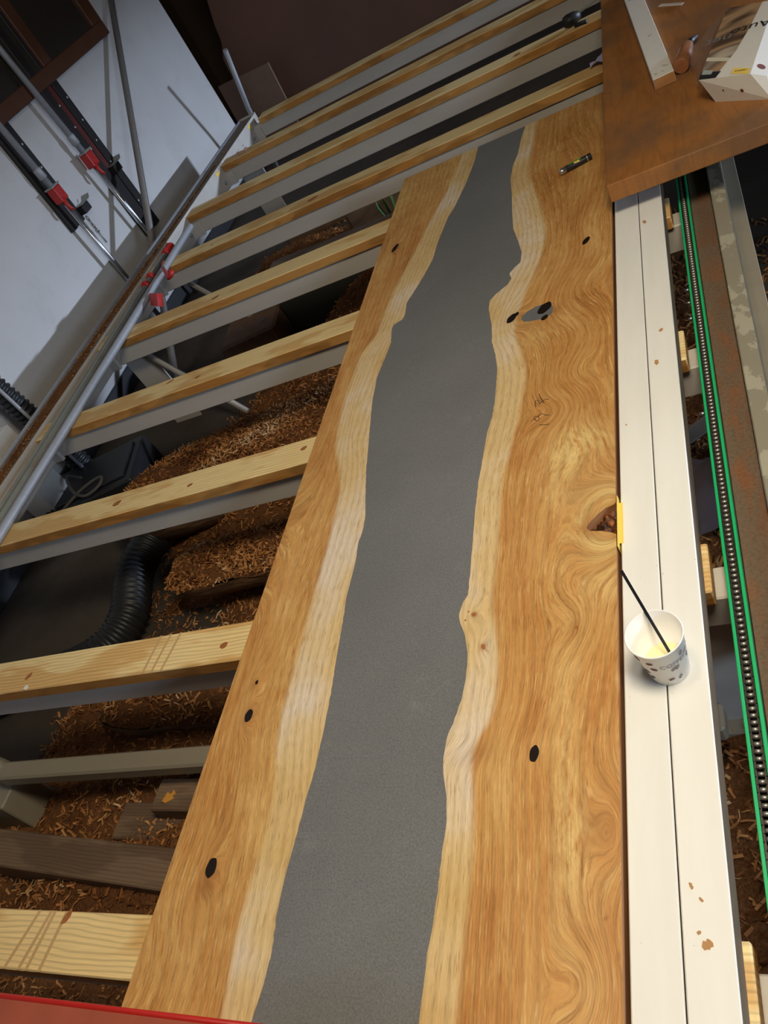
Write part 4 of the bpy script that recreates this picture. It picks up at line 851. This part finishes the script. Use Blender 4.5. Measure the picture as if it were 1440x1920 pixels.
lay_text('net', 0.050, 0.10, 0.56, a_t, plain('light_grey_print', (0.18, 0.17, 0.16), 0.4), pb, 0.0006)
lay_text('MIRKA', 0.010, 0.80, 0.065, math.pi+ang+math.pi if False else math.pi-0.62, bpy.data.materials['dark_print'], pb, 0.0005)
# red brown emblem on the end and side
fr0 = BLc+(BRc-BLc)*0.62+(TL-BLc)*0.45
nrm = (BRc-BLc).cross(TL-BLc).normalized(); nrm = nrm if nrm.y < 0 else -nrm
def disc_on(c_, n_, r_, mat, name): 
    n_ = n_.normalized(); u_ = n_.cross(Vector((0, 0, 1))).normalized(); w_ = n_.cross(u_); MB().raw([loc_(c_+n_*0.0008+u_*r_*math.cos(q*0.5236)+w_*r_*math.sin(q*0.5236)) for q in range(12)], [tuple(range(12))]).build(name, mat, pb)
disc_on(fr0, nrm, 0.0045, plain('emblem_red', (0.16, 0.03, 0.015), 0.5), 'emblem')
disc_on(BLc+(BRc-BLc)*0.30+(TL-BLc)*0.5, nrm, 0.0025, bpy.data.materials['emblem_red'], 'emblem')
sn = (BRc-CR).cross(ax).normalized(); sn = sn if sn.x > 0 else -sn
sc_ = (TR-CR).cross(ax).normalized(); sc_ = sc_ if sc_.z > 0 else -sc_
disc_on((TR+CR)/2+ax*0.10, sc_, 0.010, bpy.data.materials['emblem_red'], 'emblem')
MB().raw([loc_(TR*0.3+CR*0.7+ax*q+sc_*0.0008) for q in (0.30, 0.55)]+[loc_(TR*0.05+CR*0.95+ax*q+sc_*0.0008) for q in (0.55, 0.30)], [(0, 1, 2, 3)]).build('brand_label', M_yellow, pb)
# crumpled clear wrap beside the printed carton
t = NT('clear_film'); M_film = t.done((0.9, 0.85, 0.8), 0.12, 0, 0.8); t.b.inputs['Transmission Weight'].default_value = 0.85; t.b.inputs['Alpha'].default_value = 0.45; t.b.inputs['IOR'].default_value = 1.2
V = []; nb_ = 12
for i in range(nb_):
    for j in range(nb_):
        s_, t_ = i/(nb_-1), j/(nb_-1)
        p = Vector((-0.035, 2.26, TZ1))*(1-s_)*(1-t_)+Vector((-0.012, 2.20, 0.145))*s_*(1-t_)+Vector((-0.045, 2.50, TZ1))*(1-s_)*t_+Vector((0.064, 2.50, 0.150))*s_*t_
        V.append(tuple(p+Vector((0.004*math.sin(9*s_+4*t_), 0.0, 0.003+0.010*abs(math.sin(5*s_+11*t_))*(1-s_)+0.004*random.random()))))
F = [(i*nb_+j, i*nb_+j+1, (i+1)*nb_+j+1, (i+1)*nb_+j) for i in range(nb_-1) for j in range(nb_-1)]
fl = MB().raw(V, F).build('plastic_wrap', M_film); tag(fl, 'crumpled clear plastic wrap at the left side of the printed carton', 'wrap')

# ================================================================== paper cup with stirrer
cx, cy, cz = -0.2115, 0.642, -0.0062
cup = thing('paper_cup', 'white paper cup printed with coffee beans, holding pale yellow glue', 'cup', (cx, cy, cz))
hc, rb_, rt_ = 0.0865, 0.0275, 0.0375
t = NT('cup_paper'); M_cup = t.done((0.80, 0.785, 0.75), 0.4, 0, 0.4); t.b.inputs['Subsurface Weight'].default_value = 0.0
prof = [(0.0, 0.004), (rb_-0.002, 0.004), (rb_-0.001, 0.0), (rb_, 0.0), (rt_, hc-0.0015), (rt_+0.0014, hc-0.0012), (rt_+0.0016, hc), (rt_+0.0006, hc+0.001), (rt_-0.0008, hc), (rb_-0.0008, 0.0055), (0.0, 0.0055)]
MB().lathe(prof, 48).build('cup_body', M_cup, cup)
rl = rb_+(rt_-rb_)*0.021/hc-0.0011
MB().lathe([(0.0, 0.021), (rl-0.001, 0.021), (rl, 0.0214), (rl, 0.020), (0.0, 0.020)], 40).build('glue', plain('pale_yellow_glue', (0.70, 0.66, 0.36), 0.25, var=0.04), cup)
M_bean = plain('bean_print_grey', (0.30, 0.27, 0.27), 0.5); M_beanr = plain('bean_print_red', (0.42, 0.06, 0.04), 0.5)
def oncone(a, z, off=0.0004):
    rr = rb_+(rt_-rb_)*z/hc+off; return (rr*math.cos(a), rr*math.sin(a), z)
def ring_on(a0, z0, w_, h_, rot, mat, seam=True):
    pts = []
    for k in range(14):
        q = 2*math.pi*k/14; dx, dz = w_*math.cos(q), h_*math.sin(q); e, f_ = dx*math.cos(rot)-dz*math.sin(rot), dx*math.sin(rot)+dz*math.cos(rot)
        pts.append(oncone(a0+e/0.033, z0+f_))
    MB().tube(pts, 0.00035, 4, closed=True).build('bean_print', M_bean, cup)
    if seam:
        pts = [oncone(a0+(s_*w_*0.7*math.cos(rot))/0.033, z0+s_*w_*0.7*math.sin(rot)+0.0006*math.sin(3*s_)) for s_ in (-1, -0.5, 0, 0.5, 1)]
        MB().tube(pts, 0.0006, 4).build('bean_seam', mat, cup)
A0 = -math.pi/2
for a_, z_, rot, mat in ((-0.35, 0.066, 0.2, M_beanr), (-0.30, 0.050, -0.3, M_beanr), (0.45, 0.043, 0.7, M_bean), (0.62, 0.043, 1.0, M_bean), (0.20, 0.018, 0.2, M_beanr), (0.62, 0.016, 0.9, M_bean), (0.95, 0.068, 1.2, M_bean), (1.35, 0.045, 1.3, M_bean), (1.25, 0.06, 0.6, M_bean), (-0.85, 0.07, -0.6, M_beanr), (-0.75, 0.035, -0.5, M_bean), (-0.65, 0.02, 0.5, M_bean), (1.9, 0.05, 0.4, M_bean), (-1.4, 0.05, 0.2, M_beanr)):
    ring_on(A0+a_, z_, 0.0046, 0.0026, rot, mat)
me = text_mesh('COFFEE', 0.0115); me.materials.clear(); me.materials.append(M_bean)
for v_ in me.vertices:
    p = oncone(A0+0.55+v_.co.x/0.033, 0.0505+v_.co.y, 0.0004); v_.co = p
link('lettering', me, cup)
# flat black stirrer leaning on the rim
b0 = Vector((-0.198, 0.635, 0.010)); tp = Vector((-0.2360, 0.7084, 0.140)); d = (tp-b0)
st = thing('stirrer', 'flat black plastic stirrer leaning in the paper cup', 'stirrer', tuple(b0))
side = Vector((1, 0.35, 0)).normalized()*0.0021; nn = d.cross(side).normalized()*0.0006
V = [q+w_ for q in (Vector(), d) for w_ in (side+nn, -side+nn, -side-nn, side-nn)]
MB().raw([tuple(v_) for v_ in V], [(0, 1, 5, 4), (1, 2, 6, 5), (2, 3, 7, 6), (3, 0, 4, 7), (3, 2, 1, 0), (4, 5, 6, 7)]).build('stick', plain('black_stirrer', (0.012, 0.012, 0.014), 0.3), st)

# ================================================================== small black tube on the table
lt = thing('small_tube', 'small black tube with a chrome end lying on the far part of the table', 'tube', (-0.3795, 2.297, 0.0), 0.30)
rr = 0.0095
MB().tube([(-0.026, 0, rr), (-0.025, 0, rr), (0.046, 0, rr), (0.048, 0, rr)], [rr*0.9, rr, rr, rr*0.9], 18).build('tube_body', M_blackplastic, lt)
MB().tube([(-0.047, 0, rr), (-0.046, 0, rr), (-0.026, 0, rr)], [rr*0.8, rr*0.92, rr*0.92], 18).build('chrome_end', M_galv_shiny, lt)
MB().tube([(0.034, 0, rr), (0.0375, 0, rr)], rr*1.03, 18).build('silver_band', M_galv_shiny, lt)
for k, (x0, x1, a0_, mat) in enumerate(((-0.018, 0.020, 1.3, plain('green_print', (0.05, 0.30, 0.03), 0.4)), (-0.002, 0.014, 1.8, M_yellow))):
    V = []; 
    for x in (x0, x1):
        for q in range(5): a_ = a0_+q*0.14+(0.2 if x == x1 else 0); V.append((x, rr*1.02*math.cos(a_), rr+rr*1.02*math.sin(a_)))
    MB().raw(V, [(q, q+1, q+6, q+5) for q in range(4)]).build('print', mat, lt)

# ================================================================== small things on the bearers
ck = thing('clamp_handle', 'black clamp handle with its steel bar resting on a far bearer', 'clamp', (-0.44, 3.70, -0.055))
MB().tube([(-0.03, 0.0, 0.026), (-0.012, 0.0, 0.026), (0.012, 0.012, 0.026), (0.034, 0.02, 0.026)], [0.020, 0.026, 0.024, 0.014], 12).build('knob', M_black, ck)
MB().tube([(0.01, -0.03, 0.008), (0.06, -0.05, 0.010)], 0.008, 8).build('pad', M_black, ck)
MB().tube([(0.02, 0.016, 0.03), (0.30, 0.13, 0.07)], 0.006, 8).build('bar', M_galv_old, ck)
cl = MB(); V = []; nb_ = 8
for i in range(nb_):
    for j in range(nb_):
        s_, t_ = i/(nb_-1), j/(nb_-1); V.append((s_*0.10-0.02, t_*0.05, 0.05*s_*(1-abs(2*t_-1))+0.012*math.sin(7*s_+5*t_)+0.012))
F = [(i*nb_+j, i*nb_+j+1, (i+1)*nb_+j+1, (i+1)*nb_+j) for i in range(nb_-1) for j in range(nb_-1)]
c_o = cl.raw(V, F, smooth=True).build('rag', plain('lilac_cloth', (0.42, 0.38, 0.52), 0.8), None, (-0.34, 3.13, -0.055)); tag(c_o, 'lilac rag on the bearer beside the brown table top', 'rag')
P = np.stack([-2.34+RNG.normal(0, 0.02, 40), 4.26+RNG.normal(0, 0.018, 40), -0.05+np.abs(RNG.normal(0, 0.008, 40))], -1)
tf = chips('shaving_tuft', P, plain('pink_shavings', (0.45, 0.24, 0.20), 0.8), 0.012, 0.03, 0.002, 0.004, 0.8); tag(tf, 'small tuft of pinkish shavings on the second far bearer', 'shavings', kind='stuff')
pc_ = MB().prism([(-0.006, -0.004), (0.001, -0.006), (0.007, 0.0), (0.002, 0.007), (-0.004, 0.004)], 0, 0.003).build('paper_scrap', plain('white_paper', (0.8, 0.8, 0.8), 0.7), None, (-1.735, 0.806, -0.0548)); tag(pc_, 'tiny white paper scrap on the front edge of a near bearer', 'paper')

lampf = thing('added_lamp_housing', 'added unseen lamp housing above the near end of the table', 'lamp', (0.10, 0.55, 1.98))  # housing added out of view to carry the overhead lamp light
MB().box(-0.25, 0.25, -0.48, 0.48, 0.0, 0.06, 0.005).build('housing', M_carton, lampf)
for q in (-0.3, 0.3): MB().tube([(0, q, 0.06), (0, q, 0.72)], 0.006, 8).build('rod', M_galv_old, lampf)
